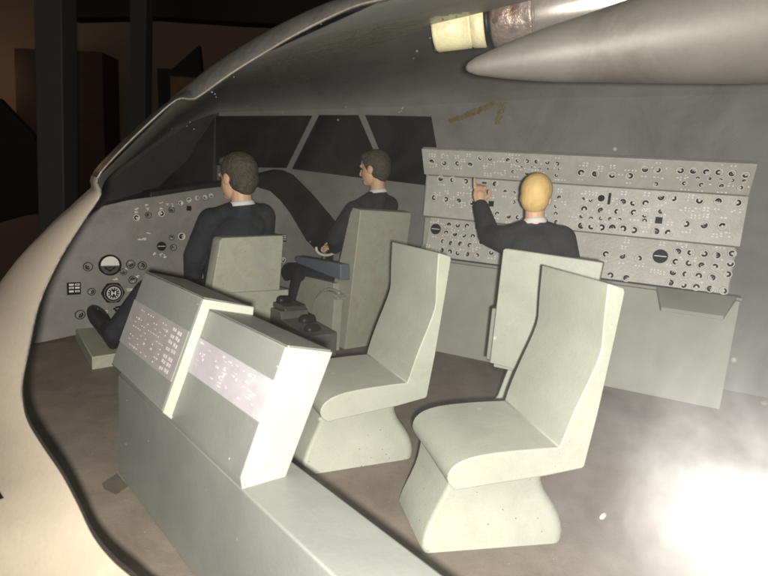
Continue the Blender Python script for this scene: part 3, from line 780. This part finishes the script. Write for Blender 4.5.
slab_local('seat_step', cap + INB * .02, FWD, INB, ZU, [(-.025, .20), (.16, .20), (.16, .60), (-.025, .60)], .585, M['pilot_seat'], t1)

# centre pedestal with dark throttle blocks between the pilots
ped = empty('centre_pedestal', V((-.62, 4.1, 0)), 'low dark centre pedestal with black lever knobs between the two pilot chairs', 'pedestal')
PO = V((-.52, 4.02, 0))
slab_local('pedestal_body', PO, FWD, INB, ZU, [(0, 0), (.85, 0), (.85, .46), (.42, .46), (.40, .40), (0, .36)], .26, M['pedpaint'], ped, bevel=.008)
slab_local('upper_tray', PO + INB * .02, FWD, INB, ZU, [(.38, .465), (.84, .465), (.84, .52), (.40, .50)], .20, M['steel'], ped, bevel=.006)
for a, i, z, r in [(.12, .08, .375, .045), (.30, .15, .40, .05), (.55, .08, .52, .042), (.72, .10, .52, .035)]:
    bm = bmesh.new(); c = PO + FWD * a + INB * i + ZU * z
    capsule(bm, c - ZU * .05, c, r * .4, r * .5, 10); capsule(bm, c, c + INB * .06, r, r * .9, 14)
    link('lever_knob', bm, M['black'], ped, smooth=True)

# ------------------------------------------------------------------ engineer chair
EF = az(25); ER = az(115)
EC = V((.70, 3.40, 0))
t3 = empty('engineer_chair', EC + ER * .28 + EF * .2, 'pale green chair with tall flat back, facing the wall of small dials', 'chair')
slab_local('backrest', EC, ER, EF, ZU, [(.0, .455), (.52, .42), (.575, 1.155), (.57, 1.165), (.015, 1.18), (.0, 1.17)], .11, M['seat'], t3)
slab_local('seat', EC + EF * .1, EF, ER, ZU, [(.012, .40), (.42, .42), (.46, .47), (.43, .52), (.012, .50)], .52, M['seat'], t3)
bm = bmesh.new()
b0 = EC + ER * .22 + EF * .26
rows = []
for z, hx, hy in [(0, .27, .24), (.03, .26, .23), (.22, .17, .15), (.40, .13, .13)]:
    rows.append([bm.verts.new(b0 + ER * (hx * sx) + EF * (hy * sy) + ZU * z) for sx, sy in ((-1, -1), (1, -1), (1, 1), (-1, 1))])
for i in range(3):
    for k in range(4): bm.faces.new([rows[i][k], rows[i][(k + 1) % 4], rows[i + 1][(k + 1) % 4], rows[i + 1][k]])
bm.faces.new(list(reversed(rows[0]))); bm.faces.new(rows[-1]); link('pedestal', bm, M['seat'], t3, bevel=.008)
slab_local('side_plate', EC - ER * .055 + EF * .12, EF, ER, ZU, [(.0, .44), (.14, .44), (.20, .60), (.20, .75), (.14, .78), (.0, .78)], .035, M['desk'], t3)

# ------------------------------------------------------------------ people
def person(root, J, hd, hs, label_parts, hairm, seat_cut=None):
    """J: dict of world joints. hd: unit head direction, hs: head height"""
    bm = bmesh.new()
    # head
    f_ = hd.normalized(); up = J['head_up'].normalized(); l_ = up.cross(f_).normalized(); up = f_.cross(l_).normalized()
    c = J['head']; k = hs / .30
    def h(a, b, z): return c + f_ * a * k + l_ * b * k + up * z * k
    ellips(bm, h(-.010, 0, .035), (f_, l_, up), (.125 * k, .096 * k, .118 * k))       # skull
    ellips(bm, h(.030, 0, -.040), (f_, l_, up), (.080 * k, .078 * k, .105 * k))      # face
    ellips(bm, h(.062, 0, -.110), (f_, l_, up), (.038 * k, .045 * k, .032 * k))     # chin
    capsule(bm, h(.108, 0, .0), h(.118, 0, -.042), .012 * k, .018 * k)              # nose
    ellips(bm, h(.104, 0, -.083), (f_, l_, up), (.012 * k, .030 * k, .010 * k))     # lips
    capsule(bm, h(.098, -.045, .024), h(.098, .045, .024), .014 * k, .014 * k)      # brow
    for s in (-1, 1):
        ellips(bm, h(.0, .096 * s, -.012), (f_, l_, up), (.026 * k, .012 * k, .038 * k))
    capsule(bm, h(-.025, 0, -.05), J['neck'], .062 * k, .068 * k)
    capsule(bm, J['neck'], J['chest'], .07 * k, .10 * k)
    capsule(bm, J['chest'], J['hip'], .10 * k, .11 * k)
    for s in ('l', 'r'):
        if s + 'el' not in J: continue
        capsule(bm, J[s + 'sh'], J[s + 'el'], .045, .04); capsule(bm, J[s + 'el'], J[s + 'wr'], .04, .028)
        # hand: palm, four unequal fingers and a thumb
        w_ = J[s + 'wr']; d = J[s + 'hd'].normalized(); pn = J.get(s + 'pn', V((0, 0, 1))).normalized()
        sd = d.cross(pn).normalized(); pn = sd.cross(d).normalized(); kk = hs / .30 * J.get(s + 'hs', 1)
        pc = w_ + d * .055 * kk
        ellips(bm, pc, (d, sd, pn), (.060 * kk, .040 * kk, .020 * kk))
        cl = J.get(s + 'curl', .5)
        for i, (off, ln) in enumerate([(-.030, .056), (-.010, .064), (.011, .060), (.030, .046)]):
            b0_ = pc + d * .045 * kk + sd * off * kk; L_ = ln * kk
            if s + 'point' in J: c_ = .1 if i == J[s + 'point'] else .9
            else: c_ = cl
            p_ = b0_; dd = d.copy()
            for seg_ in range(3):
                dd = (Quaternion(sd, -c_ * .75) @ dd).normalized(); q_ = p_ + dd * L_ * (.42 - .06 * seg_)
                capsule(bm, p_, q_, .0100 * kk, .0088 * kk, 8); p_ = q_
        th = (d * .6 - sd * .8 * J.get(s + 'th', 1) - pn * .25).normalized()
        tb = pc - sd * .025 * J.get(s + 'th', 1) * kk - d * .02 * kk
        capsule(bm, tb, tb + th * .038 * kk, .013 * kk, .011 * kk, 8); capsule(bm, tb + th * .038 * kk, tb + (th * .038 + d * .030) * kk, .011 * kk, .009 * kk, 8)
        capsule(bm, w_, pc, .026 * kk, .030 * kk, 10)
    for s in ('l', 'r'):
        if s + 'kn' in J:
            capsule(bm, J['hip'], J[s + 'kn'], .07, .055); capsule(bm, J[s + 'kn'], J[s + 'an'], .055, .035)
    fuse('body', bm, M['skin'], root, .0055, 3)
    # hair
    bm = bmesh.new()
    ellips(bm, h(-.022, 0, .048), (f_, l_, up), (.128 * k, .108 * k, .118 * k))
    ellips(bm, h(-.055, 0, -.005), (f_, l_, up), (.094 * k, .098 * k, .105 * k))
    if hairm == 'hair':
        ellips(bm, h(.055, 0, .105), (f_, l_, up), (.060 * k, .080 * k, .040 * k))
        for s in (-1, 1): capsule(bm, h(.020, .088 * s, .045), h(.024, .088 * s, -.012), .017 * k, .011 * k, 8)
        ellips(bm, h(-.070, 0, -.060), (f_, l_, up), (.055 * k, .074 * k, .055 * k))
    fuse('hair', bm, M[hairm], root, .0065, 3)
    for s in (-1, 1):
        bm = bmesh.new(); ellips(bm, h(.100, .036 * s, .002), (f_, l_, up), (.010 * k, .014 * k, .008 * k), 10, 8)
        link('eye', bm, M['ink'], root, smooth=True)
    # shirt collar
    bm = bmesh.new(); nk = J['neck']; ax = (h(-.02, 0, -.06) - nk).normalized()
    lathe(bm, nk - ax * .02, ax, [(0.01, .086 * k), (.045, .074 * k), (.047, .068 * k), (0.01, .070 * k)], 24)
    link('shirt_collar', bm, M['shirt'], root, smooth=True)
    # jacket
    bm = bmesh.new()
    shd = (J['rsh'] - J['lsh']).normalized(); wsh = (J['rsh'] - J['lsh']).length
    fwd_ = J['fwd']
    mid = (J['rsh'] + J['lsh']) / 2
    kb = J.get('bulk', 1.0)
    capsule(bm, J['lsh'], J['rsh'], .085 * kb, .085 * kb)
    capsule(bm, J['neck'] - ZU * .045, J['lsh'] + ZU * .01, .07 * kb, .07 * kb); capsule(bm, J['neck'] - ZU * .045, J['rsh'] + ZU * .01, .07 * kb, .07 * kb)
    capsule(bm, J['neck'] - ZU * .05, J['chest'], .085 * k, .13)
    ch = J['chest']; hp = J['hip']
    ellips(bm, mid * .5 + ch * .5, (shd, fwd_, ZU), (wsh * .56, .14 * kb, .17))
    ellips(bm, ch, (shd, fwd_, ZU), (wsh * .52, .145 * kb, .22))
    ellips(bm, ch * .4 + hp * .6, (shd, fwd_, ZU), (wsh * .46, .145, .24))
    ellips(bm, hp, (shd, fwd_, ZU), (wsh * .50, .17, .16))
    for s in ('l', 'r'):
        if s + 'el' not in J: continue
        capsule(bm, J[s + 'sh'], J[s + 'el'], .088 * kb, .070 * kb); 
        d = (J[s + 'wr'] - J[s + 'el']); capsule(bm, J[s + 'el'], J[s + 'el'] + d * .90, .070 * kb, .052 * kb)
    fuse('jacket', bm, M['suit'], root, .010, 4)
    for s in ('l', 'r'):
        if s + 'el' not in J: continue
        d = (J[s + 'wr'] - J[s + 'el']).normalized(); bm = bmesh.new(); lathe(bm, J[s + 'wr'] - d * .05, d, [(0, .036), (.045, .034), (.045, .026), (0, .026)], 16)
        link('shirt_cuff', bm, M['shirt'], root, smooth=True)
    if 'lkn' in J:
        bm = bmesh.new()
        ellips(bm, hp - ZU * .04, (shd, fwd_, ZU), (wsh * .46, .17, .13))
        for s in ('l', 'r'):
            o_ = shd * (.10 if s == 'r' else -.10)
            capsule(bm, hp + o_ - ZU * .04, J[s + 'kn'], .098 * kb, .080 * kb); capsule(bm, J[s + 'kn'], J[s + 'an'], .080 * kb, .066 * kb)
        fuse('trousers', bm, M['suit'], root, .011, 4)
        for s in ('l', 'r'):
            bm = bmesh.new(); a_ = J[s + 'an']; d = J[s + 'toe'].normalized(); m_ = J.get('shoe', 1.0); sd = d.cross(ZU).normalized(); u_ = sd.cross(d)
            ellips(bm, a_ + (-u_ * .03 + d * .02) * m_, (d, sd, u_), (.085 * m_, .048 * m_, .055 * m_)); ellips(bm, a_ + (d * .15 - u_ * .045) * m_, (d, sd, u_), (.105 * m_, .054 * m_, .042 * m_))
            capsule(bm, a_ - (u_ * .065 + d * .03) * m_, a_ + (-u_ * .068 + d * .20) * m_, .030 * m_, .034 * m_)
            capsule(bm, a_ + u_ * .03, a_ - u_ * .03, .05 * m_, .05 * m_)
            fuse('shoe', bm, M['shoe'], root, .009, 3)
    # tie knot
    bm = bmesh.new(); capsule(bm, J['neck'] + fwd_ * .088 - ZU * .015, J['neck'] + fwd_ * .15 - ZU * .10, .016, .024, 8); link('tie', bm, M['tie'], root, smooth=True)

def at(u, v, depth):    # point on a pixel ray at a depth along the view axis
    return CAM + ray(u, v) * depth
# captain
r1 = empty('person', cap + INB * .27 + FWD * .4, 'dark haired person in dark suit, seated leftmost with a shoe on the footrest', 'person', 'flight crew figures')
d1 = 4.50
J = dict(head=at(237, 178, d1), head_up=V((.03, 0, 1)), neck=at(242, 204, d1 + .02), chest=at(233, 240, d1 + .02), hip=at(226, 288, d1 + .08),
         lsh=at(212, 222, d1 - .04), rsh=at(262, 217, d1 + .20), fwd=az(-50), bulk=1.3,
         lel=at(195, 256, d1 - .02), lwr=at(192, 284, d1 + .12), lhd=(at(186, 300, d1 + .30) - at(188, 284, d1 + .12)), lpn=V((.8, 0, .3)), lcurl=.8,
         rel=at(262, 262, d1 + .40), rwr=at(214, 282, d1 + .65), rhd=az(-60), rpn=V((0, 0, 1)), rcurl=.8, rth=-1,
         lkn=at(148, 292, d1 - .12), lan=at(115, 333, d1 - .22),
         rkn=at(190, 300, d1 + .50), ran=at(172, 338, d1 + .75), rtoe=az(-45), shoe=1.35)
J['ltoe'] = (at(90, 312, d1 - .20) - at(112, 345, d1 - .30))
person(r1, J, az(-62) + V((0, 0, -.12)), .375, None, 'hair')
# copilot
r2 = empty('person', cop + INB * .3 + FWD * .4, 'dark haired person in dark suit, seated in the chair with the blue armrest', 'person', 'flight crew figures')
d2 = 5.35
J = dict(head=at(374, 169, d2), head_up=V((.03, 0, 1)), neck=at(378, 192, d2 + .02), chest=at(364, 232, d2 + .08), hip=at(356, 272, d2 + .10),
         lsh=at(355, 212, d2 - .10), rsh=at(388, 206, d2 + .22), fwd=az(-55), bulk=1.2,
         lel=at(335, 238, d2 - .05), lwr=at(335, 249, d2 + .22), lhd=az(-60) + V((0, 0, .12)), lpn=V((0, 0, 1)), lcurl=.95,
         rel=at(358, 250, d2 + .45), rwr=at(338, 244, d2 + .58), rhd=az(-70), rpn=V((0, 0, 1)), rcurl=.95, rth=-1,
         lkn=at(302, 274, d2 + .25), lan=at(290, 318, d2 + .45), ltoe=az(-50),
         rkn=at(284, 271, d2 + .75), ran=at(272, 312, d2 + .9), rtoe=az(-50))
person(r2, J, az(-72) + V((0, 0, -.10)), .335, None, 'hair')
# engineer
r3 = empty('person', EC + ER * .28 + EF * .3, 'blond person in dark suit, pointing at the dials with a raised hand', 'person', 'flight crew figures')
d3 = 3.72
J = dict(head=at(536, 197, d3), head_up=V((.03, 0, 1)), neck=at(535, 222, d3), chest=at(533, 262, d3 + .02), hip=at(530, 315, d3 + .0),
         lsh=at(506, 240, d3 + .02), rsh=at(561, 240, d3 - .05), fwd=EF,
         lel=at(490, 236, d3 + .22), lwr=at(480, 204, d3 + .40), lhd=UP * .9 + fw * .25 + RT * .04, lpn=-fw, lcurl=.35, lpoint=0, lth=-1, lhs=1.35, bulk=1.12,
         rel=at(572, 278, d3 + .10), rwr=at(560, 285, d3 + .40), rhd=az(10), rpn=V((0, 0, 1)), rcurl=.5, rth=1,
         lkn=EC + ER * .12 + EF * .72 + ZU * .58, lan=EC + ER * .12 + EF * .78 + ZU * .12, ltoe=EF,
         rkn=EC + ER * .42 + EF * .72 + ZU * .58, ran=EC + ER * .42 + EF * .78 + ZU * .12, rtoe=EF)
person(r3, J, az(20) + V((0, 0, .05)), .290, None, 'blond')
# control column seen below the second pilot's hands
cy = empty('control_column', V((-.9, 5.6, 0)), 'dark control column with pale grip, held by the person beside the blue armrest', 'control column')
gp = at(327, 246, d2 + .35)
bm = bmesh.new(); ptube(bm, [V((gp.x - .05, gp.y + .05, 0)), V((gp.x - .04, gp.y + .04, .5)), gp + V((-.02, .02, -.06))], .03, 10); link('column', bm, M['steel'], cy, smooth=True)
bm = bmesh.new(); sdv = INB
pts_ = [gp + sdv * (.13 * cos(t)) + ZU * (.075 * sin(t) - .02) for t in [pi + pi * k / 14 for k in range(15)]]
ptube(bm, pts_, .014, 8); link('ring_grip', bm, M['shirt'], cy, smooth=True)

# ------------------------------------------------------------------ rod with plug, duct
rod = empty('display_rod', at(540, 12, 2.2), 'rusty metal rod ending in a cream plug, at the top of the cockpit', 'rod')
A = at(434, 31, 3.0); Bp = at(640, -4, 2.7); ax = (Bp - A).normalized()
q = 2.93 / FPX
bm = bmesh.new(); lathe(bm, A, ax, [(0, 15 * q), (.006, 19.5 * q), (.02, 21 * q), (.195, 22 * q), (.197, 20.6 * q), (.203, 20.6 * q), (.206, 22.5 * q), (.27, 23.5 * q), (.275, 22 * q)], 48); link('plug', bm, M['plug'], rod, smooth=True)
bm = bmesh.new(); lathe(bm, A + ax * .2745, ax, [(0, 22 * q), (.025, 22 * q), (.028, 17 * q), (.035, 17 * q)], 40); link('gasket', bm, M['black'], rod)
bm = bmesh.new(); lathe(bm, A + ax * .302, ax, [(0, 20 * q), (.02, 27 * q), (.08, 29 * q), (.19, 29 * q), (.205, 31 * q), (.21, 29 * q)], 48); link('rusty_collar', bm, M['rust'], rod, smooth=True)
bm = bmesh.new(); lathe(bm, A + ax * .51, ax, [(0, 29 * q), (.015, 30 * q), (2.2, 34 * q)], 56); link('pipe', bm, M['chrome'], rod, smooth=True)
A2 = at(466, 68, 2.75); B2 = at(768, 20, 2.45); ax2 = (B2 - A2).normalized(); q2 = 2.6 / FPX
bm = bmesh.new()
LD = (B2 - A2).length
prof = [(LD * t, q2 * r_) for t, r_ in [(0, 2), (.01, 5), (.04, 9), (.09, 13), (.15, 17.5), (.23, 22.5), (.31, 27), (.40, 31), (.50, 35.5), (.60, 40), (.75, 47), (.88, 52.5), (1.0, 57), (1.3, 66), (1.8, 78)]]
lathe(bm, A2 + ZU * .0, ax2, prof, 64)
duct = link('air_duct', bm, M['pod'], smooth=True)
tag(duct, 'smooth grey metal duct tapering to a point along the ceiling, below the rusty rod', 'duct')

# crumb of paint on the floor
bm = bmesh.new(); c_ = onz(603, 516, .012); ellips(bm, c_, (az(40), az(130), ZU), (.035, .013, .012), 10, 8)
tag(link('paint_chip', bm, M['shirt'], smooth=True), 'tiny white chip of paint lying on the brown floor right of the nearest chair', 'paint chip')
bm = bmesh.new(); c_ = onz(765, 403, .02); ellips(bm, c_, (az(60), az(150), ZU), (.05, .03, .02), 8, 6)
tag(link('debris_crumb', bm, M['hull'], smooth=True), 'small tan crumb of debris on the floor past the cabinet corner', 'debris')

# ------------------------------------------------------------------ clear plastic glazing, scuffed and dusty
g = bpy.data.materials.new('scuffed_clear_plastic'); g.use_nodes = True; nt = g.node_tree; N = nt.nodes; L = nt.links
for n_ in list(N): N.remove(n_)
out = N.new('ShaderNodeOutputMaterial'); tr_ = N.new('ShaderNodeBsdfTransparent')
tr_.inputs[0].default_value = (.97, .97, .96, 1)
g1 = N.new('ShaderNodeBsdfGlossy'); g1.inputs['Roughness'].default_value = .24
g2 = N.new('ShaderNodeBsdfGlossy'); g2.inputs['Roughness'].default_value = .40
tc = N.new('ShaderNodeTexCoord')
no = N.new('ShaderNodeTexNoise'); no.inputs['Scale'].default_value = 5.5; no.inputs['Detail'].default_value = 7; no.inputs['Roughness'].default_value = .62; no.inputs['Distortion'].default_value = .5
L.new(tc.outputs['Object'], no.inputs['Vector'])
mr = N.new('ShaderNodeMapRange'); mr.inputs[1].default_value = .32; mr.inputs[2].default_value = .68; mr.inputs[3].default_value = .6; mr.inputs[4].default_value = 1.4
L.new(no.outputs['Fac'], mr.inputs[0])
k1 = N.new('ShaderNodeMath'); k1.operation = 'MULTIPLY'; k1.inputs[1].default_value = .0036; L.new(mr.outputs[0], k1.inputs[0])
k2 = N.new('ShaderNodeMath'); k2.operation = 'MULTIPLY'; k2.inputs[1].default_value = .0125; L.new(mr.outputs[0], k2.inputs[0])
m1 = N.new('ShaderNodeMixShader'); L.new(k1.outputs[0], m1.inputs[0]); L.new(tr_.outputs[0], m1.inputs[1]); L.new(g1.outputs[0], m1.inputs[2])
m2 = N.new('ShaderNodeMixShader'); L.new(k2.outputs[0], m2.inputs[0]); L.new(m1.outputs[0], m2.inputs[1]); L.new(g2.outputs[0], m2.inputs[2])
# dust specks
vo = N.new('ShaderNodeTexVoronoi'); vo.inputs['Scale'].default_value = 38; L.new(tc.outputs['Object'], vo.inputs['Vector'])
sc_ = N.new('ShaderNodeSeparateColor'); L.new(vo.outputs['Color'], sc_.inputs[0])
thr = N.new('ShaderNodeMath'); thr.operation = 'MULTIPLY'; thr.inputs[1].default_value = .06; L.new(sc_.outputs[1], thr.inputs[0])
lt = N.new('ShaderNodeMath'); lt.operation = 'LESS_THAN'; L.new(vo.outputs['Distance'], lt.inputs[0]); L.new(thr.outputs[0], lt.inputs[1])
gt = N.new('ShaderNodeMath'); gt.operation = 'LESS_THAN'; gt.inputs[1].default_value = .28; L.new(sc_.outputs[0], gt.inputs[0])
mu = N.new('ShaderNodeMath'); mu.operation = 'MULTIPLY'; L.new(lt.outputs[0], mu.inputs[0]); L.new(gt.outputs[0], mu.inputs[1])
mu2 = N.new('ShaderNodeMath'); mu2.operation = 'MULTIPLY'; mu2.inputs[1].default_value = .18; L.new(mu.outputs[0], mu2.inputs[0])
vl = N.new('ShaderNodeMath'); vl.operation = 'MULTIPLY'; vl.inputs[1].default_value = .0068; L.new(mr.outputs[0], vl.inputs[0])
mu3 = N.new('ShaderNodeMath'); mu3.operation = 'MAXIMUM'; L.new(mu2.outputs[0], mu3.inputs[0]); L.new(vl.outputs[0], mu3.inputs[1])
di = N.new('ShaderNodeBsdfDiffuse'); di.inputs[0].default_value = (.5, .5, .48, 1)
m3 = N.new('ShaderNodeMixShader'); L.new(mu3.outputs[0], m3.inputs[0]); L.new(m2.outputs[0], m3.inputs[1]); L.new(di.outputs[0], m3.inputs[2])
L.new(m3.outputs[0], out.inputs[0])
bm = bmesh.new()
ol = [onpane(u, v, -.0) for u, v, r in EDGE] + [onpane(760, 790), onpane(900, 780), onpane(1050, 500), onpane(1050, 0), onpane(900, -80), onpane(760, -75)]
vs = [bm.verts.new(p) for p in ol]; bm.faces.new(vs)
pane = link('clear_glazing', bm, g, hull)

bm = bmesh.new()
for u, v, r in [(212, 92, 1.3), (215, 94, 1.0), (209, 90, .8), (216, 97, .8), (206, 89, .7), (190, 122, .8), (187, 126, .7), (194, 129, .9), (234, 77, .8), (219, 68, .9), (321, 24, .8), (430, 38, .9), (417, 51, 1.1), (126, 444, .8), (320, 419, 2.4), (333, 373, .7), (495, 338, 2.0), (734, 360, 2.2), (615, 149, 1.6), (206, 490, .7), (338, 120, .8), (98, 309, .6)]:
    P = onpane(u, v, .004); k = (P - CAM).dot(fw) / FPX; ellips(bm, P, (RT, UP, fw), (r * k * .62, r * k * .5, r * k * .2), 8, 6)
M['dust'] = mat('pale_dust', (.13, .125, .12), .7, bump=0)
o = link('dust_flecks', bm, M['dust'], hull, smooth=True); o['kind'] = 'stuff'

# ------------------------------------------------------------------ dark museum room behind
def rp(u, v, y): 
    d = ray(u, v); return CAM + d * (y / d.y)
bm = bmesh.new(); prism(bm, [V((-30, 17, -3)), V((12, 17, -3)), V((12, 17, 9)), V((-30, 17, 9))], V((0, .2, 0)))
tag(link('room_wall', bm, M['roomwall']), None, kind='structure')
bm = bmesh.new(); prism(bm, [V((-30, -3, -3)), V((12, -3, -3)), V((12, 17, -3)), V((-30, 17, -3))], V((0, 0, -.1)))
tag(link('room_floor', bm, M['carpet']), None, kind='structure')
def post(name, u0_, u1_, yy, label):
    bm = bmesh.new(); a = rp(u0_, 60, yy); b = rp(u1_, 60, yy); w_ = b.x - a.x
    box(bm, V(((a.x + b.x) / 2, yy, 2.5)), (1, 0, 0), (0, 1, 0), (0, 0, 1), w_, w_, 11)
    return tag(link(name, bm, M['post'], bevel=.02), label, 'post', 'display case posts')
post('case_post', 43, 70, 9.0, 'thick grey display case post at the far left of the dark room')
post('case_post', 133, 149, 12.5, 'thin grey display case post in the dark room, just left of the picture frame')
def roombox(name, px_, yy, th, m, label, cat, bevel=.0):
    bm = bmesh.new(); prism(bm, [rp(*p, yy) for p in px_], V((0, th, 0))); return tag(link(name, bm, m, bevel=bevel), label, cat)
roombox('wooden_cabinet', [(14, 48), (102, 52), (106, 215), (20, 215)], 15.5, .9, M['redwood'], 'reddish brown wooden cabinet behind the thick post in the dark room', 'cabinet')
roombox('slanted_lid', [(-30, 96), (-2, 98), (34, 136), (60, 205), (-30, 230)], 11.5, .15, M['darkwood'], 'black slanted lid shape low at the left edge of the room', 'lid')
fr = empty('picture_frame', rp(180, 90, 14.5), 'dark framed small orange brown picture leaning in the room above the hull', 'picture')
bm = bmesh.new()
P_ = [rp(157, 68, 14.5), rp(212, 72, 14.5), rp(215, 150, 14.5), rp(160, 150, 14.5)]
prism(bm, P_, V((0, .1, 0))); link('frame', bm, M['darkwood'], fr)
bm = bmesh.new(); prism(bm, [rp(170, 76, 14.46), rp(200, 78, 14.46), rp(203, 140, 14.46), rp(172, 140, 14.46)], V((0, .02, 0))); link('canvas', bm, M['canvas'], fr)
roombox('easel_wedge', [(172, 69), (199, 45), (201, 71)], 14.7, .2, M['darkwood'], 'dark triangular wedge standing on top of the picture frame', 'wedge')
roombox('ceiling_beam', [(60, -40), (420, -40), (420, 30), (240, 22), (150, 16), (70, 18)], 13.8, .4, M['darkwood'], 'dark ceiling beam across the top of the dark room', 'beam')
